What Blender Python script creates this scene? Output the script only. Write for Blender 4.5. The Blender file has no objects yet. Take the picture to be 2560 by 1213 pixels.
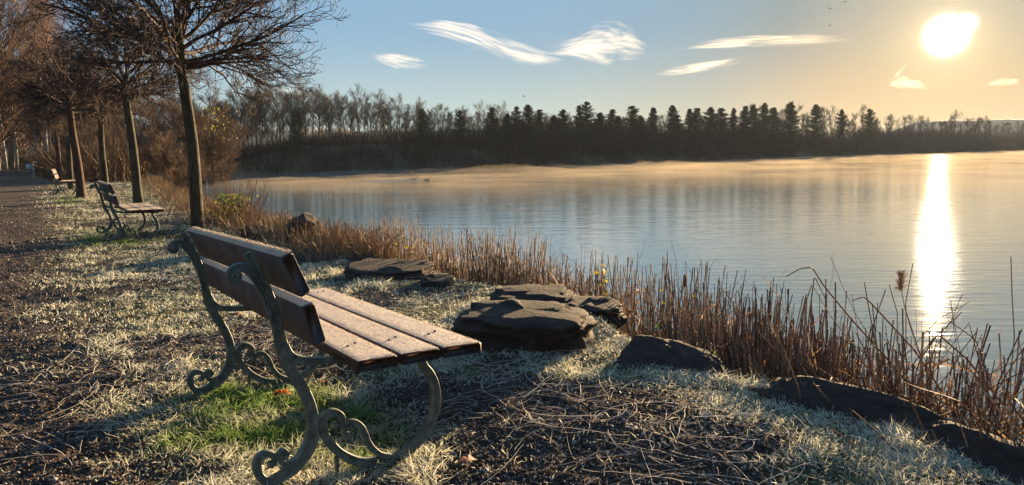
import bpy, math, random
import numpy as np
from mathutils import Matrix, Vector
scene = bpy.context.scene
COL = scene.collection
RNG = np.random.default_rng(7)
rad = math.radians

# ---------------------------------------------------------------- camera
W, H, F, HORIZON, ROLL, EYE = 2560, 1213, 1850.0, 383.0, rad(0.8), 1.2
pitch = math.atan((606.5-HORIZON)*math.cos(ROLL)/F)
_fw = np.array([0, math.cos(pitch), -math.sin(pitch)])
_u0 = np.array([0, math.sin(pitch), math.cos(pitch)]); _r0 = np.array([1., 0, 0])
_rt = _r0*math.cos(ROLL)-_u0*math.sin(ROLL); _up = _r0*math.sin(ROLL)+_u0*math.cos(ROLL)
BASIS = np.array([_rt, _up, _fw])
cam = bpy.data.cameras.new('camera'); cam_ob = bpy.data.objects.new('camera', cam); COL.objects.link(cam_ob)
cam.sensor_width = 36; cam.lens = F/W*36; cam.clip_start = 0.05; cam.clip_end = 60000
M4 = Matrix.Identity(4)
for i in range(3):
    M4[i][0] = _rt[i]; M4[i][1] = _up[i]; M4[i][2] = -_fw[i]
M4[2][3] = EYE
cam_ob.matrix_world = M4
scene.camera = cam_ob

def ray(x, y):
    d = np.array([(x-W/2)/F, -(y-H/2)/F, 1.])@BASIS
    return d/np.linalg.norm(d)
def ground(x, y, z=0.):
    v = ray(x, y); return np.array([0, 0, EYE])+v*((z-EYE)/v[2])
def at(x, y, Y):
    v = ray(x, y); return np.array([0, 0, EYE])+v*(Y/v[1])
def gpoly(pts, z=0.): return np.array([ground(*p, z)[:2] for p in pts])

# ---------------------------------------------------------------- sky and sun
SUN_EL, SUN_AZ = rad(7.2), rad(29.95)          # azimuth measured from +Y towards +X
SUN = np.array([math.cos(SUN_EL)*math.sin(SUN_AZ), math.cos(SUN_EL)*math.cos(SUN_AZ), math.sin(SUN_EL)])
world = bpy.data.worlds.new("World"); scene.world = world; world.use_nodes = True
nt = world.node_tree; nt.nodes.clear()
out = nt.nodes.new('ShaderNodeOutputWorld'); bg = nt.nodes.new('ShaderNodeBackground')
sky = nt.nodes.new('ShaderNodeTexSky'); sky.sky_type = 'NISHITA'; sky.sun_disc = False
sky.sun_elevation = SUN_EL; sky.sun_rotation = SUN_AZ; sky.air_density = 1.3; sky.dust_density = 0.4; sky.ozone_density = 5.0; sky.altitude = 0
bg.inputs['Strength'].default_value = 0.1
tc = nt.nodes.new('ShaderNodeTexCoord')
dt = nt.nodes.new('ShaderNodeVectorMath'); dt.operation = 'DOT_PRODUCT'; dt.inputs[1].default_value = tuple(SUN)
nt.links.new(tc.outputs['Generated'], dt.inputs[0])
# the sun's disc, bloomed by thin air around it (a direction in the sky, not in the picture)
def wmath(op, a, b=None):
    n = nt.nodes.new('ShaderNodeMath'); n.operation = op
    for i, v in enumerate((a, b)):
        if v is None: continue
        if isinstance(v, (int, float)): n.inputs[i].default_value = v
        else: nt.links.new(v, n.inputs[i])
    return n.outputs[0]
ang = wmath('ARCCOSINE', wmath('MINIMUM', dt.outputs['Value'], 1.0))
def lobe(width, amp, power=1.0):
    x = wmath('POWER', wmath('DIVIDE', ang, width), power)
    return wmath('MULTIPLY', wmath('EXPONENT', wmath('MULTIPLY', x, -1.0)), amp)
EXPO = 2.25
def lin(c): return tuple(((x/255+.055)/1.055)**2.4 if x > 10 else x/255/12.92 for x in c)
SKYK = 1/(2**EXPO*0.1)
def wramp(src, stops):
    r = nt.nodes.new('ShaderNodeValToRGB'); e = r.color_ramp.elements
    while len(e) < len(stops): e.new(.5)
    for i, (p_, c) in enumerate(stops): e[i].position = p_; e[i].color = (*lin(c), 1)
    nt.links.new(src, r.inputs[0]); return r.outputs[0]
sepw = nt.nodes.new('ShaderNodeSeparateXYZ'); nt.links.new(tc.outputs['Generated'], sepw.inputs[0])
elev = wmath('ARCSINE', sepw.outputs[2]); th = wmath('DIVIDE', ang, rad(90))
# air colour by angle from the sun: higher sky, and the milky band above the horizon
high = wramp(th, [(0, (226, 202, 160)), (.06, (192, 186, 168)), (.11, (158, 169, 168)), (.19, (146, 178, 198)), (.28, (146, 183, 210)), (.47, (141, 185, 218)), (.64, (122, 166, 206)), (1, (112, 150, 190))])
low = wramp(th, [(0, (252, 218, 148)), (.08, (243, 206, 152)), (.17, (204, 199, 176)), (.26, (196, 208, 196)), (.35, (190, 213, 211)), (.45, (190, 217, 215)), (.7, (176, 204, 212)), (1, (150, 175, 190))])
def smooth(src, a, b):
    n = nt.nodes.new('ShaderNodeMapRange'); n.interpolation_type = 'SMOOTHSTEP'; n.inputs['From Min'].default_value = a; n.inputs['From Max'].default_value = b; nt.links.new(src, n.inputs['Value']); return n.outputs[0]
def wmix(f, a, b):
    m = nt.nodes.new('ShaderNodeMix'); m.data_type = 'RGBA'
    if isinstance(f, float): m.inputs[0].default_value = f
    else: nt.links.new(f, m.inputs[0])
    for s_, v_ in ((m.inputs[6], a), (m.inputs[7], b)):
        if isinstance(v_, tuple): s_.default_value = (*v_, 1)
        else: nt.links.new(v_, s_)
    return m.outputs[2]
band = wmix(smooth(elev, rad(1.5), rad(10)), low, high)
band = wmix(smooth(elev, rad(14), rad(75)), band, lin((100, 150, 206)))
band = wmix(smooth(elev, rad(-1), rad(-12)), band, lin((70, 66, 60)))
def scale(src, k):
    n = nt.nodes.new('ShaderNodeVectorMath'); n.operation = 'SCALE'; n.inputs['Scale'].default_value = k; nt.links.new(src, n.inputs[0]); return n.outputs[0]
core = lobe(rad(.74), 50.0, 2.2)
d2 = nt.nodes.new('ShaderNodeVectorMath'); d2.operation = 'DOT_PRODUCT'; d2.inputs[1].default_value = tuple(ray(2418, 58)); nt.links.new(tc.outputs['Generated'], d2.inputs[0])
ang2 = wmath('ARCCOSINE', wmath('MINIMUM', d2.outputs['Value'], 1.0))      # sunlit veil beside the disc
veil = wmath('MULTIPLY', wmath('EXPONENT', wmath('MULTIPLY', wmath('POWER', wmath('DIVIDE', ang2, rad(.44)), 2.5), -1.0)), 10.0)
core = wmath('ADD', core, veil)
halo = lobe(rad(1.9), 1.3, 1.3)
def tint(val, col):
    n = nt.nodes.new('ShaderNodeVectorMath'); n.operation = 'SCALE'; n.inputs[0].default_value = col
    nt.links.new(val, n.inputs['Scale']); return n.outputs[0]
def vadd(a, b):
    n = nt.nodes.new('ShaderNodeVectorMath'); n.operation = 'ADD'; nt.links.new(a, n.inputs[0]); nt.links.new(b, n.inputs[1]); return n.outputs[0]
tot = vadd(scale(band, SKYK*.92), vadd(scale(sky.outputs[0], .012), vadd(tint(core, (1, .93, .78)), tint(halo, (1, .82, .5)))))
nt.links.new(tot, bg.inputs['Color']); nt.links.new(bg.outputs[0], out.inputs['Surface'])

sl = bpy.data.lights.new('sun', 'SUN'); sl.energy = 5.0; sl.angle = rad(0.5); sl.color = (1.0, .71, .40)
so = bpy.data.objects.new('sun', sl); COL.objects.link(so)
so.rotation_euler = Vector(SUN).to_track_quat('Z', 'Y').to_euler()
scene.view_settings.view_transform = 'Standard'; scene.view_settings.look = 'None'
scene.view_settings.exposure = EXPO; scene.view_settings.gamma = 1
scene.cycles.max_bounces = 8; scene.cycles.transparent_max_bounces = 12; scene.cycles.volume_bounces = 0
scene.cycles.use_denoising = True

# ---------------------------------------------------------------- helpers
def _h(ix, iy, iz, s):
    n = (ix.astype(np.int64)*374761393+iy.astype(np.int64)*668265263+iz.astype(np.int64)*2147483647+s*1274126177) & 0xffffffff
    n = ((n ^ (n >> 13))*1274126177) & 0xffffffff
    return ((n ^ (n >> 16)) & 0xffff)/65535.0
def vnoise(p, s=0):
    p = np.asarray(p, float)
    if p.shape[-1] == 2: p = np.concatenate([p, np.zeros(p.shape[:-1]+(1,))], -1)
    i = np.floor(p).astype(np.int64); f = p-i; f = f*f*(3-2*f); r = 0
    for a in (0, 1):
        wa = f[..., 0] if a else 1-f[..., 0]
        for b in (0, 1):
            wb = f[..., 1] if b else 1-f[..., 1]
            for c in (0, 1):
                wc = f[..., 2] if c else 1-f[..., 2]
                r = r+wa*wb*wc*_h(i[..., 0]+a, i[..., 1]+b, i[..., 2]+c, s)
    return r
def fbm(p, o=4, s=0):
    p = np.asarray(p, float); r = 0; a = .5; t = 0
    for k in range(o):
        r = r+a*vnoise(p, s+k); t += a; a *= .5; p = p*2.03+11.3
    return r/t
def sstep(a, b, x):
    t = np.clip((x-a)/(b-a), 0, 1); return t*t*(3-2*t)
def sdpoly(poly, pts):
    """signed distance, positive outside"""
    poly = np.asarray(poly); d = np.full(len(pts), 1e18); inside = np.zeros(len(pts), bool)
    for i in range(len(poly)):
        a = poly[i]; b = poly[(i+1) % len(poly)]; e = b-a; w = pts-a
        t = np.clip((w@e)/max(e@e, 1e-12), 0, 1)
        d = np.minimum(d, ((w-t[:, None]*e)**2).sum(1))
        c = ((a[1] <= pts[:, 1]) & (b[1] > pts[:, 1])) | ((b[1] <= pts[:, 1]) & (a[1] > pts[:, 1]))
        if abs(e[1]) > 1e-12:
            xx = a[0]+(pts[:, 1]-a[1])/e[1]*e[0]; inside ^= c & (pts[:, 0] < xx)
    return np.sqrt(d)*np.where(inside, -1, 1)

def mesh_np(name, V, faces_list, mat, parent=None, smooth=False, col=None):
    """faces_list: list of int arrays (n,k)"""
    me = bpy.data.meshes.new(name); V = np.asarray(V, np.float32).reshape(-1, 3)
    me.vertices.add(len(V)); me.vertices.foreach_set('co', V.ravel())
    fl = [np.asarray(f, np.int32) for f in faces_list if len(f)]
    li = np.concatenate([f.ravel() for f in fl]); tot = np.concatenate([np.full(len(f), f.shape[1], np.int32) for f in fl])
    st = np.concatenate([[0], np.cumsum(tot)[:-1]]).astype(np.int32)
    me.loops.add(len(li)); me.loops.foreach_set('vertex_index', li)
    me.polygons.add(len(tot)); me.polygons.foreach_set('loop_start', st); me.polygons.foreach_set('loop_total', tot)
    if smooth: me.polygons.foreach_set('use_smooth', np.ones(len(tot), bool))
    if col is not None:
        a = me.attributes.new('tone', 'FLOAT_COLOR', 'POINT'); c = np.ones((len(V), 4), np.float32); c[:, :3] = col; a.data.foreach_set('color', c.ravel())
    me.update(calc_edges=True); me.validate()
    me.materials.append(mat)
    o = bpy.data.objects.new(name, me); COL.objects.link(o)
    if parent is not None: o.parent = parent
    return o
class Geo:
    def __init__(s): s.V = []; s.F = {}; s.n = 0; s.C = []
    def add(s, V, faces, col=None):
        V = np.asarray(V, float).reshape(-1, 3)
        for f in faces:
            f = np.asarray(f, np.int64)
            if len(f): s.F.setdefault(f.shape[1], []).append(f+s.n)
        s.V.append(V); s.n += len(V)
        s.C.append(np.broadcast_to(np.array([.5, .5, .5]) if col is None else col, (len(V), 3)))
        return s
    def build(s, name, mat, parent=None, smooth=False, usecol=False):
        return mesh_np(name, np.concatenate(s.V), [np.concatenate(f) for f in s.F.values()], mat, parent, smooth, np.concatenate(s.C) if usecol else None)
def norm(v): return v/np.maximum(np.linalg.norm(v, axis=-1, keepdims=True), 1e-9)
def tubes(P, R, sides=4, col=None, cap=False):
    P = np.asarray(P, float); R = np.asarray(R, float); N, K, _ = P.shape
    T = norm(np.gradient(P, axis=1))
    ref = np.where(np.abs(T[:, :1, 2:3]) > .9, np.array([1., 0, 0]), np.array([0, 0, 1.]))
    ref = np.broadcast_to(ref, T.shape)
    A = norm(np.cross(T, ref)); B = np.cross(T, A)
    an = np.arange(sides)*2*math.pi/sides
    V = P[:, :, None]+R[:, :, None, None]*(np.cos(an)[:, None]*A[:, :, None]+np.sin(an)[:, None]*B[:, :, None])
    idx = np.arange(N*K*sides).reshape(N, K, sides); nx = np.roll(idx, -1, 2)
    Fq = np.stack([idx[:, :-1], nx[:, :-1], nx[:, 1:], idx[:, 1:]], -1).reshape(-1, 4)
    fs = [Fq]
    if cap: fs.append(idx[:, -1].reshape(N, sides)); fs.append(idx[:, 0, ::-1].reshape(N, sides))
    c = None
    if col is not None: c = np.repeat(np.asarray(col).reshape(N, 1, 3), K*sides, 1).reshape(-1, 3)
    return V.reshape(-1, 3), fs, c
def interp(P, t):
    """P (N,K,3), t (N,m) -> (N,m,3)"""
    K = P.shape[1]; x = t*(K-1); i = np.minimum(x.astype(int), K-2); f = (x-i)[..., None]
    r = np.arange(len(P))[:, None]; return P[r, i]*(1-f)+P[r, i+1]*f, norm(P[r, i+1]-P[r, i]), i
def spawn(g, P, R, n, t0, t1, a0, a1, l0, l1, K=5, lift=0., wig=.15, rf=.6, tip=.35, grow=None):
    N = len(P); t = g.uniform(t0, t1, (N, n)); pos, T, i = interp(P, t)
    r = np.arange(N)[:, None]; rr = R[r, i]*rf
    pos = pos.reshape(-1, 3); T = T.reshape(-1, 3); rr = rr.reshape(-1)
    M = N*n; a = g.uniform(a0, a1, M)[:, None]; ph = g.uniform(0, 2*math.pi, M)[:, None]
    ref = np.where(np.abs(T[:, 2:3]) > .9, np.array([1., 0, 0]), np.array([0, 0, 1.])); A = norm(np.cross(T, ref)); B = np.cross(T, A)
    d = np.cos(a)*T+np.sin(a)*(np.cos(ph)*A+np.sin(ph)*B)
    L = g.uniform(l0, l1, M)*(1-.45*t.reshape(-1)) if grow is None else g.uniform(l0, l1, M)
    pts = [pos]
    for k in range(1, K):
        lf = lift(k/(K-1)) if callable(lift) else lift
        d = norm(d+np.array([0, 0, lf])+g.normal(0, wig, (M, 3))); pts.append(pts[-1]+d*(L/(K-1))[:, None])
    Pn = np.stack(pts, 1); Rn = rr[:, None]*np.linspace(1, tip, K)[None]
    return Pn, Rn

def tag(o, label=None, cat=None, group=None, kind=None):
    if label: o['label'] = label
    if cat: o['category'] = cat
    if group: o['group'] = group
    if kind: o['kind'] = kind
    return o
def empty(name, loc, rz=0.):
    o = bpy.data.objects.new(name, None); COL.objects.link(o); o.location = tuple(loc); o.rotation_euler = (0, 0, rz); o.empty_display_size = .2; return o
def copy_tree(o, kids, parent=None):
    c = o.copy(); COL.objects.link(c)
    if parent is not None: c.parent = parent
    for k in kids.get(o.name, []): copy_tree(k, kids, c)
    return c
def kidmap(o):
    m = {}
    def go(x):
        m[x.name] = [c for c in bpy.data.objects if c.parent == x]
        for c in m[x.name]: go(c)
    go(o); return m

# ---------------------------------------------------------------- materials
def mat_new(name):
    m = bpy.data.materials.new(name); m.use_nodes = True; n = m.node_tree; n.nodes.clear()
    o = n.nodes.new('ShaderNodeOutputMaterial'); return m, n, o
def nz(n, scale, detail=4, rough=.55, coord='Object', stretch=None, dist=0):
    t = n.nodes.new('ShaderNodeTexCoord'); x = n.nodes.new('ShaderNodeTexNoise'); x.inputs['Scale'].default_value = scale
    x.inputs['Detail'].default_value = detail; x.inputs['Roughness'].default_value = rough; x.inputs['Distortion'].default_value = dist
    src = t.outputs[coord]
    if stretch:
        mp = n.nodes.new('ShaderNodeMapping'); mp.inputs['Scale'].default_value = stretch; n.links.new(src, mp.inputs[0]); src = mp.outputs[0]
    n.links.new(src, x.inputs['Vector']); return x.outputs['Fac']
def ramp(n, src, stops):
    r = n.nodes.new('ShaderNodeValToRGB'); e = r.color_ramp.elements
    while len(e) < len(stops): e.new(.5)
    for i, (p, c) in enumerate(stops): e[i].position = p; e[i].color = (*c, 1) if len(c) == 3 else c
    n.links.new(src, r.inputs[0]); return r.outputs[0]
def mix(n, f, a, b, mode='MIX'):
    m = n.nodes.new('ShaderNodeMix'); m.data_type = 'RGBA'; m.blend_type = mode
    for s, v in ((m.inputs[0], f), (m.inputs[6], a), (m.inputs[7], b)):
        if isinstance(v, (int, float)): s.default_value = v
        elif isinstance(v, tuple): s.default_value = (*v, 1)
        else: n.links.new(v, s)
    return m.outputs[2]
def bumpn(n, src, strength, dist):
    b = n.nodes.new('ShaderNodeBump'); b.inputs['Strength'].default_value = strength; b.inputs['Distance'].default_value = dist
    n.links.new(src, b.inputs['Height']); return b.outputs[0]
def pbsdf(n, o, col, rough=.8, normal=None, spec=.3, metal=0., sheen=0.):
    p = n.nodes.new('ShaderNodeBsdfPrincipled')
    if isinstance(col, tuple): p.inputs['Base Color'].default_value = (*col, 1)
    else: n.links.new(col, p.inputs['Base Color'])
    if isinstance(rough, float): p.inputs['Roughness'].default_value = rough
    else: n.links.new(rough, p.inputs['Roughness'])
    p.inputs['Specular IOR Level'].default_value = spec; p.inputs['Metallic'].default_value = metal
    if normal is not None: n.links.new(normal, p.inputs['Normal'])
    n.links.new(p.outputs[0], o.inputs['Surface']); return p
def simple(name, c1, c2, scale=8, rough=.8, bs=.4, bd=.01, stretch=None, spec=.3, metal=0., detail=5):
    m, n, o = mat_new(name); f = nz(n, scale, detail, stretch=stretch); c = ramp(n, f, [(.3, c1), (.7, c2)])
    pbsdf(n, o, c, rough, bumpn(n, f, bs, bd), spec, metal); return m
def leafy(name, transl=.4, usecol=True, col=(.1, .1, .03), rough=.7, var=.0, spec=.2):
    m, n, o = mat_new(name)
    if usecol:
        a = n.nodes.new('ShaderNodeAttribute'); a.attribute_name = 'tone'; c = a.outputs['Color']
    else:
        c = ramp(n, nz(n, 3, 3), [(.3, tuple(x*.7 for x in col)), (.7, tuple(x*1.3 for x in col))])
    p = n.nodes.new('ShaderNodeBsdfPrincipled'); p.inputs['Roughness'].default_value = rough; p.inputs['Specular IOR Level'].default_value = spec
    t = n.nodes.new('ShaderNodeBsdfTranslucent'); n.links.new(c, p.inputs['Base Color']); n.links.new(c, t.inputs['Color'])
    x = n.nodes.new('ShaderNodeMixShader'); x.inputs[0].default_value = transl
    n.links.new(p.outputs[0], x.inputs[1]); n.links.new(t.outputs[0], x.inputs[2]); n.links.new(x.outputs[0], o.inputs['Surface']); return m

MAT = {}
MAT['bark'] = simple('plane_bark', (.02, .017, .01), (.085, .07, .035), 14, .9, 1., .02, (1, 1, .35))
MAT['bark_red'] = simple('red_bark', (.035, .018, .012), (.10, .05, .03), 14, .9, 1., .02, (1, 1, .25))
MAT['twig'] = simple('twig_bark', (.03, .018, .014), (.085, .05, .036), 9, .8, .3, .004)
MAT['far_bark'] = simple('far_bark', (.035, .028, .02), (.08, .062, .045), 2, .9, .3, .01)
MAT['birch'] = simple('birch_bark', (.10, .08, .06), (.42, .38, .31), 3.2, .8, .3, .01, (1, 1, 2.5))
MAT['pink_twig'] = simple('birch_twig', (.12, .07, .055), (.24, .15, .115), 2, .8, .2, .01)
MAT['needle'] = leafy('pine_needles', .2, True)
MAT['grass'] = leafy('frosted_blades', .35, True, rough=.55, spec=.35)
MAT['reed'] = leafy('dry_reed', .3, True)
MAT['scrub'] = leafy('dry_scrub', .25, True)
MAT['leaf'] = leafy('leaf', .5, True)
MAT['straw'] = leafy('straw', .2, True)
MAT['crumb'] = leafy('soil_crumb', .0, True, rough=.9)

# ---------------------------------------------------------------- terrain
WATER = -0.8
EDGE_PX = [(2560, 1222), (2440, 1150), (2300, 1075), (2150, 1025), (2000, 985), (1900, 968), (1790, 945), (1680, 895), (1560, 845), (1500, 800),
           (1440, 735), (1330, 722), (1220, 712), (1080, 685), (950, 645), (840, 618), (740, 590), (640, 562), (560, 538), (480, 505), (440, 480), (410, 462), (392, 450)]
EDGE = gpoly(EDGE_PX)
FAR_PX = [(560, 437), (1000, 427), (1500, 410), (2000, 392), (2560, 377)]
FAR = gpoly(FAR_PX, WATER)
LAKE = np.concatenate([np.array([[9., -6.], [3.6, 0.4]]), EDGE, np.array([[-33., 62.]]), FAR, np.array([[420., 470.], [900., 500.], [900., -300.], [60., -80.]])])
BX, BY = -0.871, 2.567                       # rear foot of the near bench
BYAW = math.atan2(.53356, .84508)
def height(p):
    p = np.asarray(p, float).reshape(-1, 2)
    d = sdpoly(LAKE, p)                       # positive on land
    far = sstep(55, 80, p[:, 1])
    near = -0.95*sstep(0.05, -.75, d)-.9*sstep(-.7, -4, d)
    nn = (fbm(p*1.3, 3, 3)-.5)*.05+(fbm(p*.35, 2, 8)-.5)*.08*sstep(3, 10, p[:, 1])
    near = near+nn*sstep(-.3, .6, d)
    bank = 3.5*sstep(-.5, 9, d)+WATER-.15
    bank = np.where(d < 0, WATER-.15+.9*sstep(-.5, -6, d)*-1, bank)
    bank = bank+(fbm(p*.12, 3, 5)-.5)*.9*sstep(0, 3, d)
    leftw = sstep(-20, -50, p[:, 0])
    far = far*(1-sstep(-26, -40, p[:, 0]+np.clip(p[:, 1]-75, 0, 30)*.0)*(d > -3))
    z = near*(1-far)+bank*far
    # the small hollow the near bench stands in
    q = p-np.array([BX, BY]); hd = np.array([-.534, .8455]); dp = np.array([.8455, .534])
    y = q@hd; x = q@dp
    w = sstep(1.4, .4, np.abs(y-.7))*sstep(1.3, .5, np.abs(x-.3))
    z = z+w*(-.034*np.clip(y, -.3, 1.8)-.03*np.clip(x/.45, -.2, 1.2)-.008)
    return z
def hz(x, y): return float(height(np.array([[x, y]]))[0])
def gp(px, py):
    p = ground(px, py)
    for _ in range(3): p = ground(px, py, hz(p[0], p[1]))
    return p

# cover masks, all in world metres
PATH = np.concatenate([gpoly([(92, 446), (150, 462), (118, 500), (175, 545), (150, 600), (150, 660), (200, 730), (190, 800), (240, 880), (370, 950), (330, 1040), (360, 1130), (400, 1213)]), np.array([[-1.6, 1.2], [-1.5, -3], [-9, -3], [-14, 10], [-46, 56], [-66.5, 95], [-62, 94]])])
DIRT = np.concatenate([gpoly([(770, 935), (900, 925), (1180, 935), (1500, 965), (1720, 1010), (1880, 1080), (1960, 1150), (2020, 1213)]), np.array([[1.0, 1.2], [-.3, 1.4]]), gpoly([(800, 1213), (1020, 1150), (1060, 1080), (930, 1000)])])
DIRT2 = np.concatenate([gpoly([(330, 1000), (480, 1000), (700, 1080), (760, 1213)]), np.array([[-.9, 1.6], [-1.6, 1.6]])])
GREEN = [gpoly([(520, 935), (700, 915), (860, 925), (990, 1000), (1090, 1080), (1030, 1150), (860, 1190), (620, 1170), (480, 1090), (370, 1040), (400, 985)]), gpoly([(190, 585), (260, 572), (400, 580), (425, 600), (330, 618), (220, 612)]), gpoly([(130, 500), (200, 490), (205, 500), (160, 512)])]
def masks(p):
    n = (fbm(p*2.2, 4, 21)-.5); n2 = (fbm(p*7, 3, 22)-.5)
    d = sdpoly(LAKE, p); k = .35+.02*p[:, 1]
    path = sstep(k, -k, sdpoly(PATH, p)+n*.8)
    dirt = sstep(.14, -.14, sdpoly(DIRT, p)+n*.5+n2*.3)
    dirt2 = .5*(1-0)*sstep(.2, -.2, sdpoly(DIRT2, p)+n*.6)
    patch = sstep(.60, .70, fbm(p*np.array([1.7, 1.7]), 4, 31)+.25*n2)*.9
    green0 = sstep(.16, -.16, sdpoly(GREEN[0], p)+n*.35)
    bare = (1-.7*green0)*np.clip(np.maximum(np.maximum(path, dirt), np.maximum(dirt2, patch)), 0, 1)
    green = np.zeros(len(p))
    for i, g in enumerate(GREEN): green = np.maximum(green, sstep(.16, -.16, sdpoly(g, p)+n*.9+n2*.3))
    green = green*(.45+.55*sstep(.4, .58, fbm(p*4.1, 3, 24)))
    return d, path, bare, green

print('terrain'); 
ang_f = np.linspace(rad(-52), rad(48), 620); ang_b = np.linspace(rad(48), rad(308), 90)[1:-1]
AN = np.concatenate([ang_f, ang_b]); RR = np.concatenate([[.02, .4, .8], np.geomspace(1.2, 4500, 560)])
A2, R2 = np.meshgrid(AN, RR); GX = R2*np.sin(A2); GY = R2*np.cos(A2)
pts = np.stack([GX.ravel(), GY.ravel()], 1)
gz = height(pts)
dl, mpath, mbare, mgreen = masks(pts)
fine = (fbm(pts*16, 4, 41)-.5)*.035*sstep(-.3, .2, dl)*sstep(25, 6, np.hypot(pts[:, 0], pts[:, 1]))
gz = gz+fine
rr = np.hypot(pts[:, 0], pts[:, 1])
nA = len(AN); nR = len(RR); idx = np.arange(nA*nR).reshape(nR, nA); nx = np.roll(idx, -1, 1)
Fq = np.stack([idx[:-1], nx[:-1], nx[1:], idx[1:]], -1).reshape(-1, 4)[:, ::-1]
cv = np.stack([np.clip(mbare, 0, 1), mgreen, mpath], 1)
m, n, o = mat_new('frosty_ground')
a = n.nodes.new('ShaderNodeAttribute'); a.attribute_name = 'tone'; sep = n.nodes.new('ShaderNodeSeparateColor'); n.links.new(a.outputs['Color'], sep.inputs[0])
f1 = nz(n, 55, 6, .7); f2 = nz(n, 9, 5, .6); f3 = nz(n, 180, 2, .6)
soil = ramp(n, f1, [(.3, (.026, .019, .014)), (.58, (.10, .075, .058)), (.7, (.38, .34, .31))])
turf = ramp(n, f2, [(.3, (.035, .035, .014)), (.6, (.12, .115, .06)), (.8, (.3, .3, .24))])
gr = ramp(n, f2, [(.3, (.02, .035, .006)), (.7, (.06, .1, .02))])
c = mix(n, sep.outputs[1], turf, gr); c = mix(n, sep.outputs[0], c, soil)
pbsdf(n, o, c, .95, bumpn(n, f1, .9, .02), .1); MAT['ground'] = m
g_ob = mesh_np('ground', np.stack([pts[:, 0], pts[:, 1], gz], 1), [Fq], m, smooth=True, col=cv); tag(g_ob, kind='structure')

# ---------------------------------------------------------------- water
m, n, o = mat_new('lake_water')
t = n.nodes.new('ShaderNodeTexCoord')
def wnoise(sc, st, rz, detail=2):
    mp = n.nodes.new('ShaderNodeMapping'); mp.inputs['Scale'].default_value = st; mp.inputs['Rotation'].default_value = (0, 0, rz); n.links.new(t.outputs['Object'], mp.inputs[0])
    x = n.nodes.new('ShaderNodeTexNoise'); x.inputs['Scale'].default_value = sc; x.inputs['Detail'].default_value = detail; n.links.new(mp.outputs[0], x.inputs['Vector']); return x.outputs['Fac']
w1 = wnoise(3.6, (.42, 1.5, 1), rad(24), 4); w2 = wnoise(.8, (.3, 1.4, 1), rad(33), 2)
ad = n.nodes.new('ShaderNodeMath'); ad.operation = 'MULTIPLY_ADD'; ad.inputs[1].default_value = 1.3; n.links.new(w2, ad.inputs[0]); n.links.new(w1, ad.inputs[2])
bn = bumpn(n, ad.outputs[0], 1.0, .0075)
p = pbsdf(n, o, (.17, .25, .28), .03, bn, .5); p.inputs['IOR'].default_value = 1.75
MAT['water'] = m
wp = np.array([[-60, -120, WATER], [950, -320, WATER], [950, 520, WATER], [-60, 520, WATER]], float)
w_ob = mesh_np('water', wp, [np.array([[0, 1, 2, 3]])], m); tag(w_ob, kind='structure')

# ---------------------------------------------------------------- distant hills
def ridge(name, az0, az1, dist, hfun, mat):
    n_ = 160; az = np.linspace(az0, az1, n_); V = []
    for k, (dr, hf) in enumerate(((0, 0), (80, .55), (170, .9), (260, 1.), (420, .6), (600, 0))):
        d = dist+dr*.5; hh = hfun(az)*hf+(fbm(np.stack([az*40, np.full(n_, k*1.3)], 1), 4, 9)-.5)*7*hf
        V.append(np.stack([np.sin(az)*d, np.cos(az)*d, 1+hh], 1))
    V = np.concatenate(V); i = np.arange(6*n_).reshape(6, n_)
    Fh = np.stack([i[:-1, :-1], i[:-1, 1:], i[1:, 1:], i[1:, :-1]], -1).reshape(-1, 4)
    return tag(mesh_np(name, V, [Fh], mat, smooth=True), kind='structure')
MAT['hill'] = simple('wooded_hill', (.03, .04, .03), (.07, .075, .055), .03, 1., .3, 2.)
ridge('hills', rad(-60), rad(4), 620, lambda az: 27+2*np.sin(az*9)-20*sstep(rad(-8), rad(4), az), MAT['hill'])
ridge('hills', rad(24), rad(60), 1300, lambda az: 44*sstep(rad(24), rad(29), az), MAT['hill'])

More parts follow.
